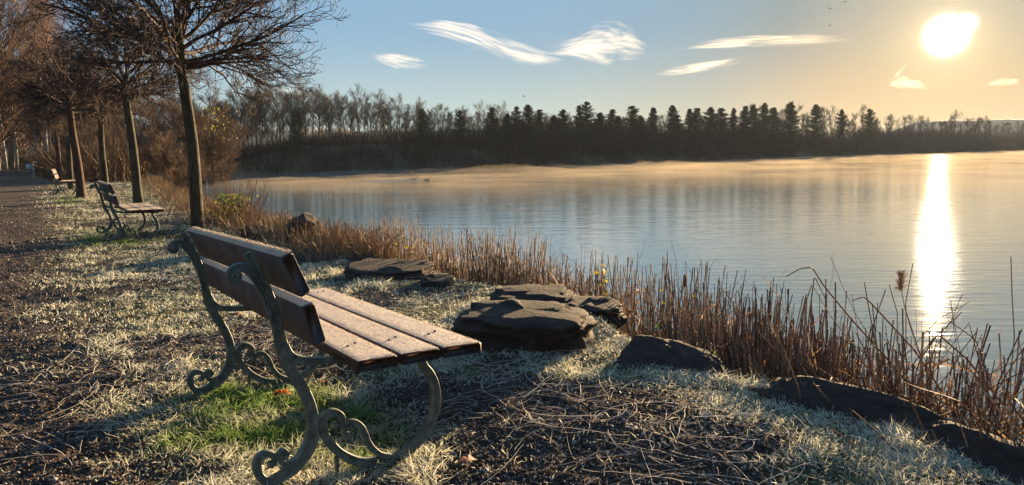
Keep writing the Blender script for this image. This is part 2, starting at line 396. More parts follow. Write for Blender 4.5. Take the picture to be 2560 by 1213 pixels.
# ---------------------------------------------------------------- trees
def merge(levels, sides):
    g = Geo()
    for (P, R), s in zip(levels, sides): V, f, c = tubes(P, R, s); g.add(V, f)
    return g
def ball_tree_meshes(seed, fork=2.95, rad_c=2.45, lean=.12, trunk_r=.1, n3=5, n4=3):
    g = np.random.default_rng(seed)
    K = 9; t = np.linspace(0, 1, K)
    P = np.zeros((1, K, 3)); P[0, :, 2] = t*(fork+.1)-.1; P[0, :, 0] = -lean*t+.02*np.sin(t*7+seed); P[0, :, 1] = .02*np.sin(t*5+seed)
    R = trunk_r*(1.25-.35*t)[None].copy(); R[0, 0] *= 1.25; R[0, -1] *= 1.1
    P = np.concatenate([P, P[:, -1:]+np.array([.02, 0, .33])], 1); R = np.concatenate([R, R[:, -1:]*.6], 1)
    top = P[0, -2]; nl = 23; az = np.arange(nl)*2.399+g.uniform(-.2, .2, nl); el = np.concatenate([g.uniform(.05, .5, 12), g.uniform(.5, 1.2, 9), [1.25, 1.4]])
    L = rad_c*g.uniform(.5, .8, nl); d = np.stack([np.cos(az)*np.cos(el), np.sin(az)*np.cos(el), np.sin(el)], 1)
    pts = [np.tile(top, (nl, 1))+d*.02-np.array([0, 0, 1.])*(g.uniform(0, .38, nl)*(el < .6))[:, None]+np.array([0, 0, 1.])*(g.uniform(0, .3, nl)*(el > .6))[:, None]]
    K1 = 7
    for k in range(1, K1):
        d = norm(d+g.normal(0, .11, d.shape)+np.array([0, 0, -.02])); pts.append(pts[-1]+d*(L/(K1-1))[:, None])
    P1 = np.stack(pts, 1); R1 = np.full((nl, 1), trunk_r*.36)*np.linspace(1.1, .45, K1)[None]
    P2, R2_ = spawn(g, P1, R1, 9, .2, 1., .25, .8, rad_c*.3, rad_c*.48, 6, lambda t: -.10+.05*t, .12, .55, .45)
    P3, R3 = spawn(g, P2, R2_, n3, .15, 1., .3, .95, rad_c*.16, rad_c*.3, 5, lambda t: -.07+.2*t, .15, .6, .5)
    R3 = np.maximum(R3, .004)
    P4, R4 = spawn(g, P3, R3, n4, .3, 1., .35, .95, rad_c*.06, rad_c*.15, 4, lambda t: .14, .18, .85, .9)
    R4 = np.maximum(R4, .0032)
    tips = P4[:, -1]; kn = np.stack([tips-(P4[:, -1]-P4[:, -2])*.05, tips+norm(P4[:, -1]-P4[:, -2])*.018], 1)
    return (P, R), [(P1, R1), (P2, R2_), (P3, R3), (P4, R4), (kn, np.full((len(kn), 2), .0075))]
def make_ball_tree(seed, mat_b, **kw):
    T, L = ball_tree_meshes(seed, **kw)
    e = empty('park_tree', (0, 0, 0))
    merge([T], [14]).build('trunk', mat_b, e, True)
    merge(L, [8, 5, 4, 3, 3]).build('crown', MAT['twig'], e, True)
    return e
print('ball trees')
bt = [make_ball_tree(11, MAT['bark'], n3=7, n4=4, rad_c=2.85, trunk_r=.085), make_ball_tree(23, MAT['bark'], trunk_r=.095, rad_c=2.3), make_ball_tree(31, MAT['bark_red'], trunk_r=.105, rad_c=2.3, fork=3.0)]
spots = [(0, gp(500, 574), 0., 1., 'bare ball-headed tree with thick dark trunk right behind the near bench'),
         (1, gp(347, 507), 1.1, 1.02, 'bare ball-headed tree whose mossy trunk stands behind the second bench seat'),
         (1, gp(262, 484), 2.7, 1., 'bare ball-headed tree seen just over the back of the second bench'),
         (2, gp(204, 493), 0.4, 1., 'bare ball-headed tree with straight reddish trunk beside the third bench'),
         (1, gp(177, 474), 4.1, .97, 'bare ball-headed tree with slim trunk rising behind the third bench'),
         (2, gp(150, 462), 5.0, .95, 'bare ball-headed tree farthest along the row, behind all three benches')]
km = {id(b): kidmap(b) for b in bt}; usedt = set()
for k, p, rz, s, lab in spots:
    b = bt[k]
    if k in usedt: b = copy_tree(bt[k], km[id(bt[k])])
    usedt.add(k)
    b.location = (p[0], p[1], p[2]-.02); b.rotation_euler = (0, 0, rz); b.scale = (s, s, s)
    tag(b, lab, 'tree', 'ball-headed trees along the path')

def make_tall(name, seed, h=11., spread=1., mat_b=None, mat_c=None, low=.3, rmin=.014, stems=1, dense=1., tr=.13):
    g = np.random.default_rng(seed); K = 9; t = np.linspace(0, 1, K)
    Ps = []; Rs = []
    for s in range(stems):
        P = np.zeros((K, 3)); ph = g.uniform(0, 6.28); le = g.uniform(.02, .1)*h*(1 if stems == 1 else 2)
        P[:, 2] = t*h*g.uniform(.85, 1.)-.5*(t == 0); P[:, 0] = np.cos(ph)*le*t+.1*np.sin(t*6+ph); P[:, 1] = np.sin(ph)*le*t+.1*np.cos(t*5+ph)
        Ps.append(P); Rs.append(tr*(1.1-.95*t))
    P = np.stack(Ps); R = np.stack(Rs)
    P1, R1 = spawn(g, P, R, int(20*dense), low, .97, .3, .75, h*.3*spread, h*.5*spread, 6, .03, .055, .5, .3)
    P2, R2_ = spawn(g, P1, R1, 9, .15, 1., .25, .6, h*.1, h*.2, 5, .035, .07, .6, .5)
    P3, R3 = spawn(g, P2, R2_, 8, .2, 1., .25, .7, h*.04, h*.1, 4, .03, .1, .7, .6)
    R1 = np.maximum(R1, rmin*1.3); R2_ = np.maximum(R2_, rmin*.8); R3 = np.maximum(R3, rmin*.55)
    e = empty(name, (0, 0, 0))
    merge([(P, R)], [7]).build('trunk', mat_b, e, True)
    merge([(P1, R1), (P2, R2_), (P3, R3)], [4, 3, 3]).build('crown', mat_c, e)
    return e
def make_pine(name, seed, h=11., w=1.9, top=.25, col=(.025, .04, .022), irregular=.5):
    g = np.random.default_rng(seed); e = empty(name, (0, 0, 0)); K = 6; t = np.linspace(0, 1, K)
    P = np.zeros((1, K, 3)); P[0, :, 2] = t*h-.4; P[0, :, 0] = .1*np.sin(t*4+seed)
    nb = 175; bt_ = g.uniform(top, 1., nb)**.85; az = g.uniform(0, 6.28, nb)
    prof = (1-bt_)**.72*(1-.35*np.exp(-((bt_-top)/.12)**2))
    L = w*(prof*1.15+.08)*g.uniform(1-irregular, 1.15, nb)
    d = np.stack([np.cos(az), np.sin(az), np.full(nb, .1)], 1); s0 = np.stack([np.zeros(nb), np.zeros(nb), bt_*h-.4], 1); pp = [s0]
    for k in range(1, 4): d = norm(d+np.array([0, 0, .1])); pp.append(pp[-1]+d*(L/3)[:, None])
    Pb = np.stack(pp, 1); Rb = .03*np.linspace(1, .4, 4)[None]*np.ones((nb, 1))
    merge([(P, .13*(1.05-t)[None]), (Pb, Rb)], [6, 3]).build('trunk', MAT['far_bark'], e)
    # needle sprays: leaf-sized slivers clustered round the outer limbs
    M = 75; tt = g.uniform(.08, 1.05, (nb, M)); c, T, _ = interp(Pb, np.clip(tt, 0, 1)); c = c.reshape(-1, 3)
    off = g.normal(0, 1, c.shape)*np.array([.17, .17, .10])*np.repeat(.45+L/w, M)[:, None]; c = c+off
    # leader spray
    N = len(c); dd = norm(g.normal(0, 1, (N, 3))+np.array([0, 0, .5])); s2 = norm(np.cross(dd, g.normal(0, 1, (N, 3))))
    ln = g.uniform(.12, .3, N)[:, None]; wd = ln*.22
    V = np.stack([c-s2*wd, c+s2*wd, c+dd*ln], 1).reshape(-1, 3); f = np.arange(N*3).reshape(N, 3)
    cc = np.array(col)*g.uniform(.6, 1.5, (N, 1)); cc = np.repeat(cc, 3, 0)
    G = Geo(); G.add(V, [f], cc); G.build('crown', MAT['needle'], e, usecol=True)
    return e
print('far trees')
decid = [make_tall('bare_tree', 100+i, h=10.5, spread=(1.0, .75, 1.15, .9, .7)[i], mat_b=MAT['far_bark'], mat_c=MAT['far_bark'], low=(.2, .3, .14, .34, .24)[i], rmin=.014) for i in range(5)]
pines = [make_pine('pine_tree', 200+i, w=(2.7, 3.6, 3.9, 2.3, 4.6, 3.0)[i], top=(.1, .2, .26, .08, .34, .16)[i], irregular=(.25, .5, .6, .2, .75, .45)[i]) for i in range(6)]
kmf = {b.name: kidmap(b) for b in decid+pines}; first = {b.name: True for b in decid+pines}
def put(proto, loc, rz, s, label, cat, group):
    b = proto
    if not first[proto.name]: b = copy_tree(proto, kmf[proto.name])
    first[proto.name] = False
    b.location = tuple(loc); b.rotation_euler = (0, 0, rz); b.scale = (s[0], s[0], s[1]) if isinstance(s, tuple) else (s,)*3
    return tag(b, label, cat, group)
def skyline(x):      # y of the treetops in the photo, full pixels
    return np.interp(x, [540, 640, 700, 800, 900, 1000, 1060, 1150, 1250, 1330, 1400, 1460, 1550, 1680, 1800, 1900, 1970, 2050, 2150, 2200, 2300, 2400, 2480, 2560],
                        [265, 245, 240, 238, 245, 258, 268, 275, 272, 272, 280, 275, 285, 280, 280, 274, 270, 276, 280, 296, 306, 302, 308, 318])
def far_dist(x, extra):   # a point of the far bank `extra` metres behind the waterline on the line of sight through column x
    yw = np.interp(x, [p[0] for p in FAR_PX], [p[1] for p in FAR_PX]); p = ground(x, yw, WATER)[:2]
    d = norm(p[None])[0]; return p+d*extra
ORD = ['first', 'second', 'third', 'fourth', 'fifth', 'sixth', 'seventh', 'eighth', 'ninth', 'tenth', 'eleventh', 'twelfth', 'thirteenth', 'fourteenth', 'fifteenth', 'sixteenth', 'seventeenth', 'eighteenth', 'nineteenth', 'twentieth', '21st', '22nd', '23rd', '24th', '25th', '26th', '27th', '28th', '29th', '30th', '31st', '32nd', '33rd', '34th', '35th']
LAND = [(540, 'the willow shrub at the lake corner'), (746, 'the pair of narrow spruces'), (1060, 'the lone pointed spruce'), (1232, 'the dense round-topped pine'), (1466, 'the tallest pine'), (1740, 'the middle of the pine stretch'), (1972, 'the sharp-pointed pine'), (2170, 'the last hazy pine')]
COUNT = {}
def rank(kind, x):
    a = [l for l in LAND if l[0] <= x] or LAND[:1]; k = (kind, a[-1][1]); COUNT[k] = COUNT.get(k, 0)+1
    return f'{kind}, {ORD[COUNT[k]-1]} right of {a[-1][1]}'
DECID_X = np.concatenate([np.linspace(535, 1250, 72), np.linspace(1265, 2140, 44), np.linspace(2150, 2640, 34)])
look = ['slender', 'broad', 'forked', 'tall', 'narrow', 'wide-topped']
named = [(0, 'west end'), (1, '')]
for i, x in enumerate(DECID_X):
    x0_ = x; x = x+RNG.uniform(-5, 5); ex = RNG.uniform(7, 22) if x < 2150 else RNG.uniform(6, 40)
    p = far_dist(x, ex); z = hz(*p); D = np.hypot(*p)
    yt = skyline(x)+RNG.uniform(-4, 16)+(10 if 1265 < x < 2140 else 0)
    hz_y = HORIZON-(x-1280)*math.tan(ROLL)
    top = EYE+(hz_y-yt)/F*D*.995
    hgt = max(top-z, 3.)
    s = hgt/10.9
    lab = rank('bare far-bank tree', x0_)
    put(decid[i % 5], (p[0], p[1], z-.1), RNG.uniform(0, 6.28), (s*RNG.uniform(.85, 1.35), s), lab, 'tree', 'bare trees left of the pines on the far bank' if x < 1240 else ('bare trees among the far pines' if x < 2150 else 'hazy bare trees at the right end of the far bank'))
PINES = [(752, 285, 3), (740, 300, 3), (1060, 275, 0), (1152, 278, 2), (1232, 270, 1), (1293, 268, 1), (1322, 264, 0), (1350, 276, 2), (1408, 276, 2), (1448, 266, 1), (1466, 257, 1), (1500, 284, 2), (1530, 276, 1), (1580, 268, 1), (1632, 272, 3), (1680, 268, 0), (1722, 276, 3), (1740, 275, 1), (1774, 274, 2), (1800, 276, 1), (1832, 276, 3), (1860, 272, 1), (1880, 270, 2), (1908, 266, 0), (1930, 276, 3), (1972, 265, 3), (2036, 272, 0), (2100, 284, 2), (2170, 284, 2), (1690, 290, 1), (1600, 292, 2), (1545, 292, 0), (1270, 285, 3), (1385, 290, 0)]
plab = {752: 'narrow dark spruce among the bare trees of the far bank, taller of its pair', 740: 'narrow dark spruce among the bare trees of the far bank, lower of its pair', 1060: 'lone pointed spruce on the far bank between bare trees, left of the pine stretch',
        1152: 'thin flat-topped pine next to the blue hall behind the far bank', 1466: 'tallest dark pine on the far bank, in the middle of the treeline', 1232: 'dense round-topped pine, first of the pine stretch on the far bank', 1972: 'sharp-pointed pine standing out of the trees left of the sun reflection', 2170: 'last hazy pine before the treeline drops to the right'}
for x, yt, k in sorted(PINES):
    p = far_dist(x, RNG.uniform(4, 9)); z = hz(*p); D = np.hypot(*p); hz_y = HORIZON-(x-1280)*math.tan(ROLL)
    hgt = EYE+(hz_y-yt)/F*D-z; s = hgt/10.7
    k = {1: (1, 5), 2: (2, 4)}.get(k, (k, k))[int(RNG.integers(0, 2))]
    put(pines[k], (p[0], p[1], z-.1), RNG.uniform(0, 6.28), (s*RNG.uniform(.8, 1.3), s), plab[x] if x in plab else rank('dark far-bank pine', x), 'pine tree', 'pines on the far bank')

# scrub and brambles on the far embankment
def scrub_mesh(name, base, h0, h1, lean, r, col, label, cat, mat=None, K=4, sides=3, seed=5):
    g = np.random.default_rng(seed); N = len(base)
    d = norm(np.stack([g.normal(0, lean, N), g.normal(0, lean, N), np.ones(N)], 1)); L = g.uniform(h0, h1, N)
    pp = [base]
    for k in range(1, K): d = norm(d+g.normal(0, .22, (N, 3))); pp.append(pp[-1]+d*(L/(K-1))[:, None])
    P = np.stack(pp, 1); R = (r*np.linspace(1, .4, K))[None]*g.uniform(.6, 1.3, (N, 1))
    cc = np.array(col)*g.uniform(.5, 1.5, (N, 1))
    V, f, c = tubes(P, R, sides, cc); G = Geo(); G.add(V, f, c)
    return tag(G.build(name, mat or MAT['scrub'], usecol=True), label, cat, kind='stuff')
xs = RNG.uniform(535, 2600, 26000); ex = RNG.uniform(.2, 12, 26000)
yw = np.interp(xs, [p[0] for p in FAR_PX], [p[1] for p in FAR_PX])
dd = np.stack([(xs-W/2)/F, -(yw-H/2)/F, np.ones_like(xs)], 1)@BASIS; tt = (WATER-EYE)/dd[:, 2]; fp = dd[:, :2]*tt[:, None]
fp = fp+norm(fp)*ex[:, None]*np.where(RNG.uniform(0, 1, len(xs)) < .3, 1.3, 1.)[:, None]
clump = fbm(fp*.22, 3, 77); keep = clump > RNG.uniform(.25, .6, len(xs)); fp = fp[keep]
base = np.concatenate([fp, height(fp)[:, None]-.05], 1)
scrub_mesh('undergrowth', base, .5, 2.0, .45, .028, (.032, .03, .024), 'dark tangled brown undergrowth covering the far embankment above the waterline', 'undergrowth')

def belt(N, x0, x1, e0, e1, h0, h1, seed, name, label, thick=.03):
    xs = RNG.uniform(x0, x1, N); yw = np.interp(xs, [p[0] for p in FAR_PX], [p[1] for p in FAR_PX]); dd = np.stack([(xs-W/2)/F, -(yw-H/2)/F, np.ones_like(xs)], 1)@BASIS
    fp = dd[:, :2]*((WATER-EYE)/dd[:, 2])[:, None]; fp = fp+norm(fp)*RNG.uniform(e0, e1, N)[:, None]; keep = fbm(fp*.13, 3, seed) > RNG.uniform(.2, .62, N); fp = fp[keep]
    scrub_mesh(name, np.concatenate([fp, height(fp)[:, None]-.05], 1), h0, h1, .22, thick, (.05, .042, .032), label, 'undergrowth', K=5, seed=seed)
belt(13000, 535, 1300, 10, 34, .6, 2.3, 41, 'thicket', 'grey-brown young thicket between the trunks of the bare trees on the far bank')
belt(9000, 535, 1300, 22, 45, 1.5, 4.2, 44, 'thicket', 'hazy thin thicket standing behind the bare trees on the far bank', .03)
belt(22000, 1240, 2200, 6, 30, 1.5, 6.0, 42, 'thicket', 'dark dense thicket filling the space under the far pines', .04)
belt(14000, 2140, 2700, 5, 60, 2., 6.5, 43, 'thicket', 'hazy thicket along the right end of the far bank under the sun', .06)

# the wood at the left end of the lake and along the path
print('left wood')
MAT['wood_twig'] = simple('woodland_twig', (.06, .032, .018), (.15, .085, .045), 1.2, .85, .3, .01)
MAT['wood_bark'] = simple('woodland_bark', (.05, .035, .022), (.16, .12, .075), 3, .9, .4, .01)
birch = [make_tall('birch_tree', 300+i, h=15, spread=.62, mat_b=MAT['birch'], mat_c=MAT['pink_twig'], low=.22, rmin=.011, dense=1.0, tr=.095) for i in range(2)]
wood = [make_tall('woodland_tree', 320+i, h=9, spread=1.05, mat_b=MAT['wood_bark'], mat_c=MAT['wood_twig'], low=.12, rmin=.013, dense=1.3, stems=1+i % 2) for i in range(3)]
willow = [make_tall('willow_shrub', 340+i, h=4.5, spread=.75, mat_b=MAT['wood_bark'], mat_c=MAT['wood_twig'], low=.1, rmin=.009, dense=.6, stems=6, tr=.04) for i in range(2)]
for b in birch+wood+willow: kmf[b.name] = kidmap(b); first[b.name] = True
def place_px(proto, x, yb, ytop, lab, cat, grp, nomh, Y=None, wmul=1.):
    if Y is None: p = ground(x, yb)
    else:
        p = at(x, 400, Y)
    z = hz(p[0], p[1]); D = np.hypot(p[0], p[1]); hy = HORIZON-(x-1280)*math.tan(ROLL)
    hgt = EYE+(hy-ytop)/F*D*1.08-z; s = hgt/nomh
    put(proto, (p[0], p[1], z-.1), RNG.uniform(0, 6.28), (s*wmul, s), lab, cat, grp)
BIR = [(112, -60, 62), (38, 20, 80), (150, 60, 75), (96, 90, 70), (18, 60, 88), (128, 130, 66), (0, 40, 85), (175, 160, 80)]
bl = ['tallest pale-stemmed birch with pinkish twigs above the waste bin', 'birch with fine pink twigs standing left of the tallest birch', 'birch with white trunk behind the third bench, twigs against the blue sky', 'birch with leaning pale trunk next to the waste bin',
      'birch deep in the wood near the left edge of the photo', 'low forked birch with bright lit trunk behind the third bench', 'birch at the very left edge of the photo', 'birch half hidden by the crowns of the ball-headed trees']
for i, (x, yt, Y) in enumerate(BIR): place_px(birch[i % 2], x, 0, yt, bl[i], 'birch tree', 'birches beside the path', 14.5, Y, 1.1)
WX = [(-60, 200, 70), (-20, 230, 95), (10, 240, 100), (40, 235, 105), (70, 260, 100), (100, 250, 90), (130, 255, 78), (160, 260, 82), (190, 250, 74), (215, 262, 85), (240, 265, 70), (268, 262, 78), (295, 270, 72), (320, 268, 84), (350, 280, 76), (380, 285, 86), (410, 280, 80), (440, 285, 88), (470, 275, 84), (500, 285, 90), (-40, 120, 60), (20, 190, 92), (55, 280, 110), (180, 300, 68), (225, 305, 64), (285, 310, 66), (335, 330, 62)]
NW = [0, 0]
for i, (x, yt, Y) in enumerate(sorted(WX)):
    k_ = int(x >= 100); NW[k_] += 1
    lab = f'bare brown woodland tree left of the path, {ORD[NW[0]-1]} from the left edge' if k_ == 0 else f'bare brown tree in the thicket behind the benches, {ORD[NW[1]-1]} from its left end'
    place_px(wood[i % 3], x, 0, yt+10, lab, 'tree', 'woodland trees left of the path' if x < 100 else 'thicket trees at the left end of the lake', 8.6, Y, 1.25)
WI = [(462, 395, 24, 'arching bare willow shrub on the bank just left of the thick dark trunk'), (425, 365, 34, 'bare willow shrub with upright rods behind the mossy trunk'), (520, 300, 55, 'tall willow shrub with a few yellow leaves right of the thick dark trunk'), (548, 330, 60, 'brown willow shrub at the corner of the lake'),
      (395, 350, 40, 'grey-brown shrub on the bank behind the second bench'), (480, 320, 52, 'tall reddish shrub seen behind the thick dark trunk'), (300, 370, 45, 'low tawny shrub on the bank between the trunks')]
for i, (x, yt, Y, lab) in enumerate(WI): place_px(willow[i % 2], x, 0, yt, lab, 'shrub', 'willow shrubs on the lake bank', 4.3, Y, 1.2)
# leaves left on the yellow willow
g = np.random.default_rng(9)
def leaves(c, size, cols, g):
    N = len(c); d = norm(g.normal(0, 1, (N, 3))); s = norm(np.cross(d, g.normal(0, 1, (N, 3)))); L = (size*g.uniform(.6, 1.3, N))[:, None]
    nrm = np.cross(d, s)
    V = np.stack([c, c+d*L*.5+s*L*.32+nrm*L*.08, c+d*L, c+d*L*.5-s*L*.32+nrm*L*.08], 1).reshape(-1, 3)
    cc = np.array(cols)[g.integers(0, len(cols), N)]*g.uniform(.7, 1.2, (N, 1))
    return V, [np.arange(N*4).reshape(N, 4)], np.repeat(cc, 4, 0)
yw_ob = [o_ for o_ in bpy.data.objects if o_.get('label', '').startswith('tall willow shrub with a few yellow')][0]
G = Geo(); c = np.stack([g.normal(0, .5, 330), g.normal(0, .5, 330), g.uniform(2.6, 4.7, 330)], 1); G.add(*leaves(c, .09, [(.45, .38, .06), (.3, .3, .05)], g)); G.build('foliage', MAT['leaf'], yw_ob, usecol=True)
# undergrowth in the wood
N = 24000; th = np.arctan((g.uniform(-160, 560, N)-1280)/F); dd_ = g.uniform(44, 124, N); q = np.stack([np.sin(th)*dd_/np.cos(th)*np.cos(th), np.cos(th)*dd_], 1)
dl_ = sdpoly(LAKE, q); dp_ = sdpoly(PATH, q); pa_ = ground(57, 425); q = q[(dl_ > .5) & (dp_ > .35) & ~((np.abs(np.arctan2(q[:, 0], q[:, 1])-math.atan2(pa_[0], pa_[1])) < rad(.42)) & (np.hypot(q[:, 0], q[:, 1]) < 114))]
scrub_mesh('woodland_undergrowth', np.concatenate([q, height(q)[:, None]-.05], 1), .8, 2.8, .4, .022, (.12, .07, .035), 'tangled brown woodland undergrowth filling the thicket along the path', 'undergrowth', seed=6)
# tawny grass on the bank between the trees and the lake
N = 20000; i_ = g.integers(14, len(EDGE)-1, N); f_ = g.uniform(0, 1, N)[:, None]; q = EDGE[i_]*(1-f_)+EDGE[i_+1]*f_
tn = norm(EDGE[i_+1]-EDGE[i_]); nrm2 = np.stack([tn[:, 1], -tn[:, 0]], 1)
q = q+nrm2*(g.normal(.25, .5, N)*(.6+.03*q[:, 1]))[:, None]
dl_ = sdpoly(LAKE, q); q = q[(dl_ < 1.0) & (dl_ > -1.6)]
scrub_mesh('bank_grass', np.concatenate([q, np.maximum(height(q), WATER)[:, None]-.03], 1), .15, .48, .3, .0045, (.34, .235, .13), 'tawny dry grass on the lake bank beyond the boulders and below the row of trees', 'grass', mat=MAT['reed'], seed=8)

# ---------------------------------------------------------------- halls behind the far trees
def hall(p, w, d, hgt, rz, wall, roof, label):
    e = empty('hall', (p[0], p[1], hz(p[0], p[1])), rz); tag(e, label, 'building')
    G = Geo(); V = np.array([[x, y, z] for z in (0, hgt) for y in (-d/2, d/2) for x in (-w/2, w/2)]+[[-w/2, 0, hgt*1.3], [w/2, 0, hgt*1.3]])
    G.add(V, [np.array([[0, 1, 5, 4], [1, 3, 7, 5], [3, 2, 6, 7], [2, 0, 4, 6]]), np.array([[4, 8, 6], [5, 7, 9]])]); G.build('wall', wall, e)
    R_ = np.array([[-w/2-.4, -d/2-.5, hgt-.05], [w/2+.4, -d/2-.5, hgt-.05], [w/2+.4, 0, hgt*1.3+.12], [-w/2-.4, 0, hgt*1.3+.12], [w/2+.4, d/2+.5, hgt-.05], [-w/2-.4, d/2+.5, hgt-.05]])
    R2 = R_-np.array([0, 0, .15]); G = Geo(); G.add(np.concatenate([R_, R2]), [np.array([[0, 1, 2, 3], [3, 2, 4, 5], [7, 6, 9, 8], [8, 9, 11, 10], [0, 6, 7, 1], [5, 4, 10, 11]])]); G.build('roof', roof, e)
    for k in range(5):
        x0 = -w/2+w*(k+.5)/5; G = Geo(); s = w/14
        V = np.array([[x0+a, -d/2-c, z] for c in (-.1, .04) for z in (hgt*.35, hgt*.7) for a in (-s, s)])
        G.add(V, [np.array([[4, 5, 7, 6], [0, 4, 6, 2], [5, 1, 3, 7], [6, 7, 3, 2], [0, 1, 5, 4]])]); G.build('window', MAT['glass'], e)
MAT['blue'] = simple('blue_sheet_metal', (.12, .17, .22), (.16, .21, .27), 1, .5, .1, .01); MAT['pale'] = simple('pale_render', (.4, .4, .38), (.5, .5, .47), 1, .8, .1, .01)
MAT['glass'] = simple('dark_pane', (.03, .04, .05), (.05, .06, .07), 2, .1, .05, .001, spec=.6)
hall(at(1165, 345, 175), 12, 9, 3.2, rad(12), MAT['pale'], MAT['blue'], 'low hall with blue roof half hidden behind the bare trees of the far bank')
hall(at(388, 345, 150), 9, 8, 5.2, rad(-10), MAT['blue'], MAT['blue'], 'blue-grey hall glimpsed between the tree trunks at the left end of the lake')

# ---------------------------------------------------------------- rocks
m, n, o = mat_new('bank_stone')
f = nz(n, 8, 9, .7, stretch=(1, 1, 3.5), dist=.6); f2 = nz(n, 34, 6, .75); f3 = nz(n, 90, 3, .7)
c = ramp(n, f, [(.3, (.014, .010, .008)), (.55, (.052, .033, .022)), (.75, (.11, .074, .05))]); c = mix(n, ramp(n, f3, [(.62, (0, 0, 0)), (.75, (.12, .12, .12))]), c, (.3, .28, .26))
ad = n.nodes.new('ShaderNodeMath'); ad.operation = 'ADD'; n.links.new(f, ad.inputs[0]); n.links.new(f2, ad.inputs[1])
pbsdf(n, o, c, .85, bumpn(n, ad.outputs[0], .9, .03), .3); MAT['stone'] = m
def rock(x0, x1, ytop, ybase, dep, hgt, seed, label, rz=0., peak=0., sink=.12, tilt=0., zoff=0., slope=.08):
    xc = (x0+x1)/2; p = gp(xc, ybase); dist = math.hypot(p[0], p[1]); w = (x1-x0)/F*math.hypot(dist, EYE)
    dirv = norm(p[None, :2])[0]; c = np.array([p[0]+dirv[0]*dep*.5, p[1]+dirv[1]*dep*.5])
    nseg = 46; u = np.linspace(0, 2*math.pi, nseg, endpoint=False); v = np.linspace(-math.pi/2, math.pi/2, 26)
    U, Vv = np.meshgrid(u, v); se = lambda a, e: np.sign(a)*np.abs(a)**e
    X = se(np.cos(Vv), .45)*se(np.cos(U), .62); Y = se(np.cos(Vv), .45)*se(np.sin(U), .62); Z = se(np.sin(Vv), .5)
    Pn = np.stack([X, Y, Z], -1).reshape(-1, 3)
    nn = fbm(Pn*1.6+seed*7.1, 4, seed)-.5; n2 = fbm(Pn*np.array([3.5, 3.5, 6])+seed*3.3, 4, seed+50)-.5
    Pn = Pn*np.stack([1+.45*nn+.12*n2, 1+.45*nn+.12*n2, 1+.18*nn+.12*n2], 1)
    strata = np.round(Pn[:, 2]*3+nn*2)/3; Pn[:, 2] = Pn[:, 2]*.65+strata*.35; Pn[:, :2] *= (1+.05*np.sin(Pn[:, 2:3]*14+nn[:, None]*9))
    if peak: Pn[:, 2] += peak*np.maximum(Pn[:, 2], 0)*(1-np.abs(Pn[:, 0]))
    Pn[:, 2] += tilt*Pn[:, 0]+slope*Pn[:, 1]*(w*0+dep)/(hgt+sink)
    Q = Pn*np.array([w/2, dep/2, (hgt+sink)/2]); Q[:, 2] += (hgt-sink)/2+zoff
    i = np.arange(26*nseg).reshape(26, nseg); nx_ = np.roll(i, -1, 1); Fr = np.stack([i[:-1], nx_[:-1], nx_[1:], i[1:]], -1).reshape(-1, 4)
    ob = mesh_np('rock', Q, [Fr], MAT['stone'], smooth=True)
    ob.location = (c[0], c[1], hz(*p[:2])); ob.rotation_euler = (0, 0, math.atan2(dirv[1], dirv[0])-math.pi/2+rz)
    return tag(ob, label, 'rock', 'rocks lining the lake edge')
rock(1135, 1490, 775, 885, .6, .21, 1, 'largest flat-topped boulder on the frosty grass in front of the reeds', rad(-6))
rock(1215, 1445, 725, 775, .55, .1, 2, 'flat slab just behind the largest boulder')
rock(1530, 1800, 845, 950, .5, .06, 3, 'dark ridged rock sloping down into the reeds, right of the largest boulder', rad(-28), tilt=-.35, zoff=-.02, slope=.32)
rock(1890, 2330, 972, 1062, .34, .03, 4, 'long low rock with reed shadows between frosted grass and reeds', rad(-24), tilt=-.2, slope=.34)
rock(2260, 2620, 1075, 1190, .34, .015, 5, 'dark sloping rock in the bottom right corner of the photo', rad(-34), tilt=-.3, slope=.34)
rock(862, 1082, 655, 702, .75, .1, 6, 'broad flat slab on the bank left of the largest boulder', rad(-8))
rock(740, 950, 625, 655, .9, .06, 7, 'low dark slab between the pointed boulder and the broad flat slab', rad(-8))
rock(715, 810, 573, 613, .6, .3, 8, 'small pointed boulder with a sunlit side beside the tawny grass', peak=.35)
rock(610, 730, 572, 600, .9, .14, 10, 'low dark stones at the foot of the green-leaved shrub')
rock(1050, 1135, 698, 718, .35, .06, 11, 'small flat stone between the broad slab and the largest boulder')
rock(1400, 1560, 745, 790, .45, .06, 14, 'brown stone wedged behind the corner of the largest boulder')
rock(520, 610, 545, 562, .8, .1, 15, 'low frosted stone right of the thick dark trunk')

# ---------------------------------------------------------------- reeds
print('reeds')
g = np.random.default_rng(55)
def edge_pts(N, i0, i1, off, g):
    sl_ = np.linalg.norm(np.diff(EDGE, axis=0), axis=1)**.75; kk = np.arange(int(i0), int(math.ceil(i1))); pr_ = sl_[kk]*np.where(kk < 5, .8, 1.); pr_ = pr_/pr_.sum()
    i_ = np.minimum(g.choice(kk, N, p=pr_)+g.uniform(0, 1, N), i1); k = np.minimum(i_.astype(int), len(EDGE)-2); f_ = (i_-k)[:, None]
    q = EDGE[k]*(1-f_)+EDGE[k+1]*f_; t_ = norm(EDGE[k+1]-EDGE[k]); nr = np.stack([t_[:, 1], -t_[:, 0]], 1)
    return q+nr*off[:, None], i_
G = Geo()
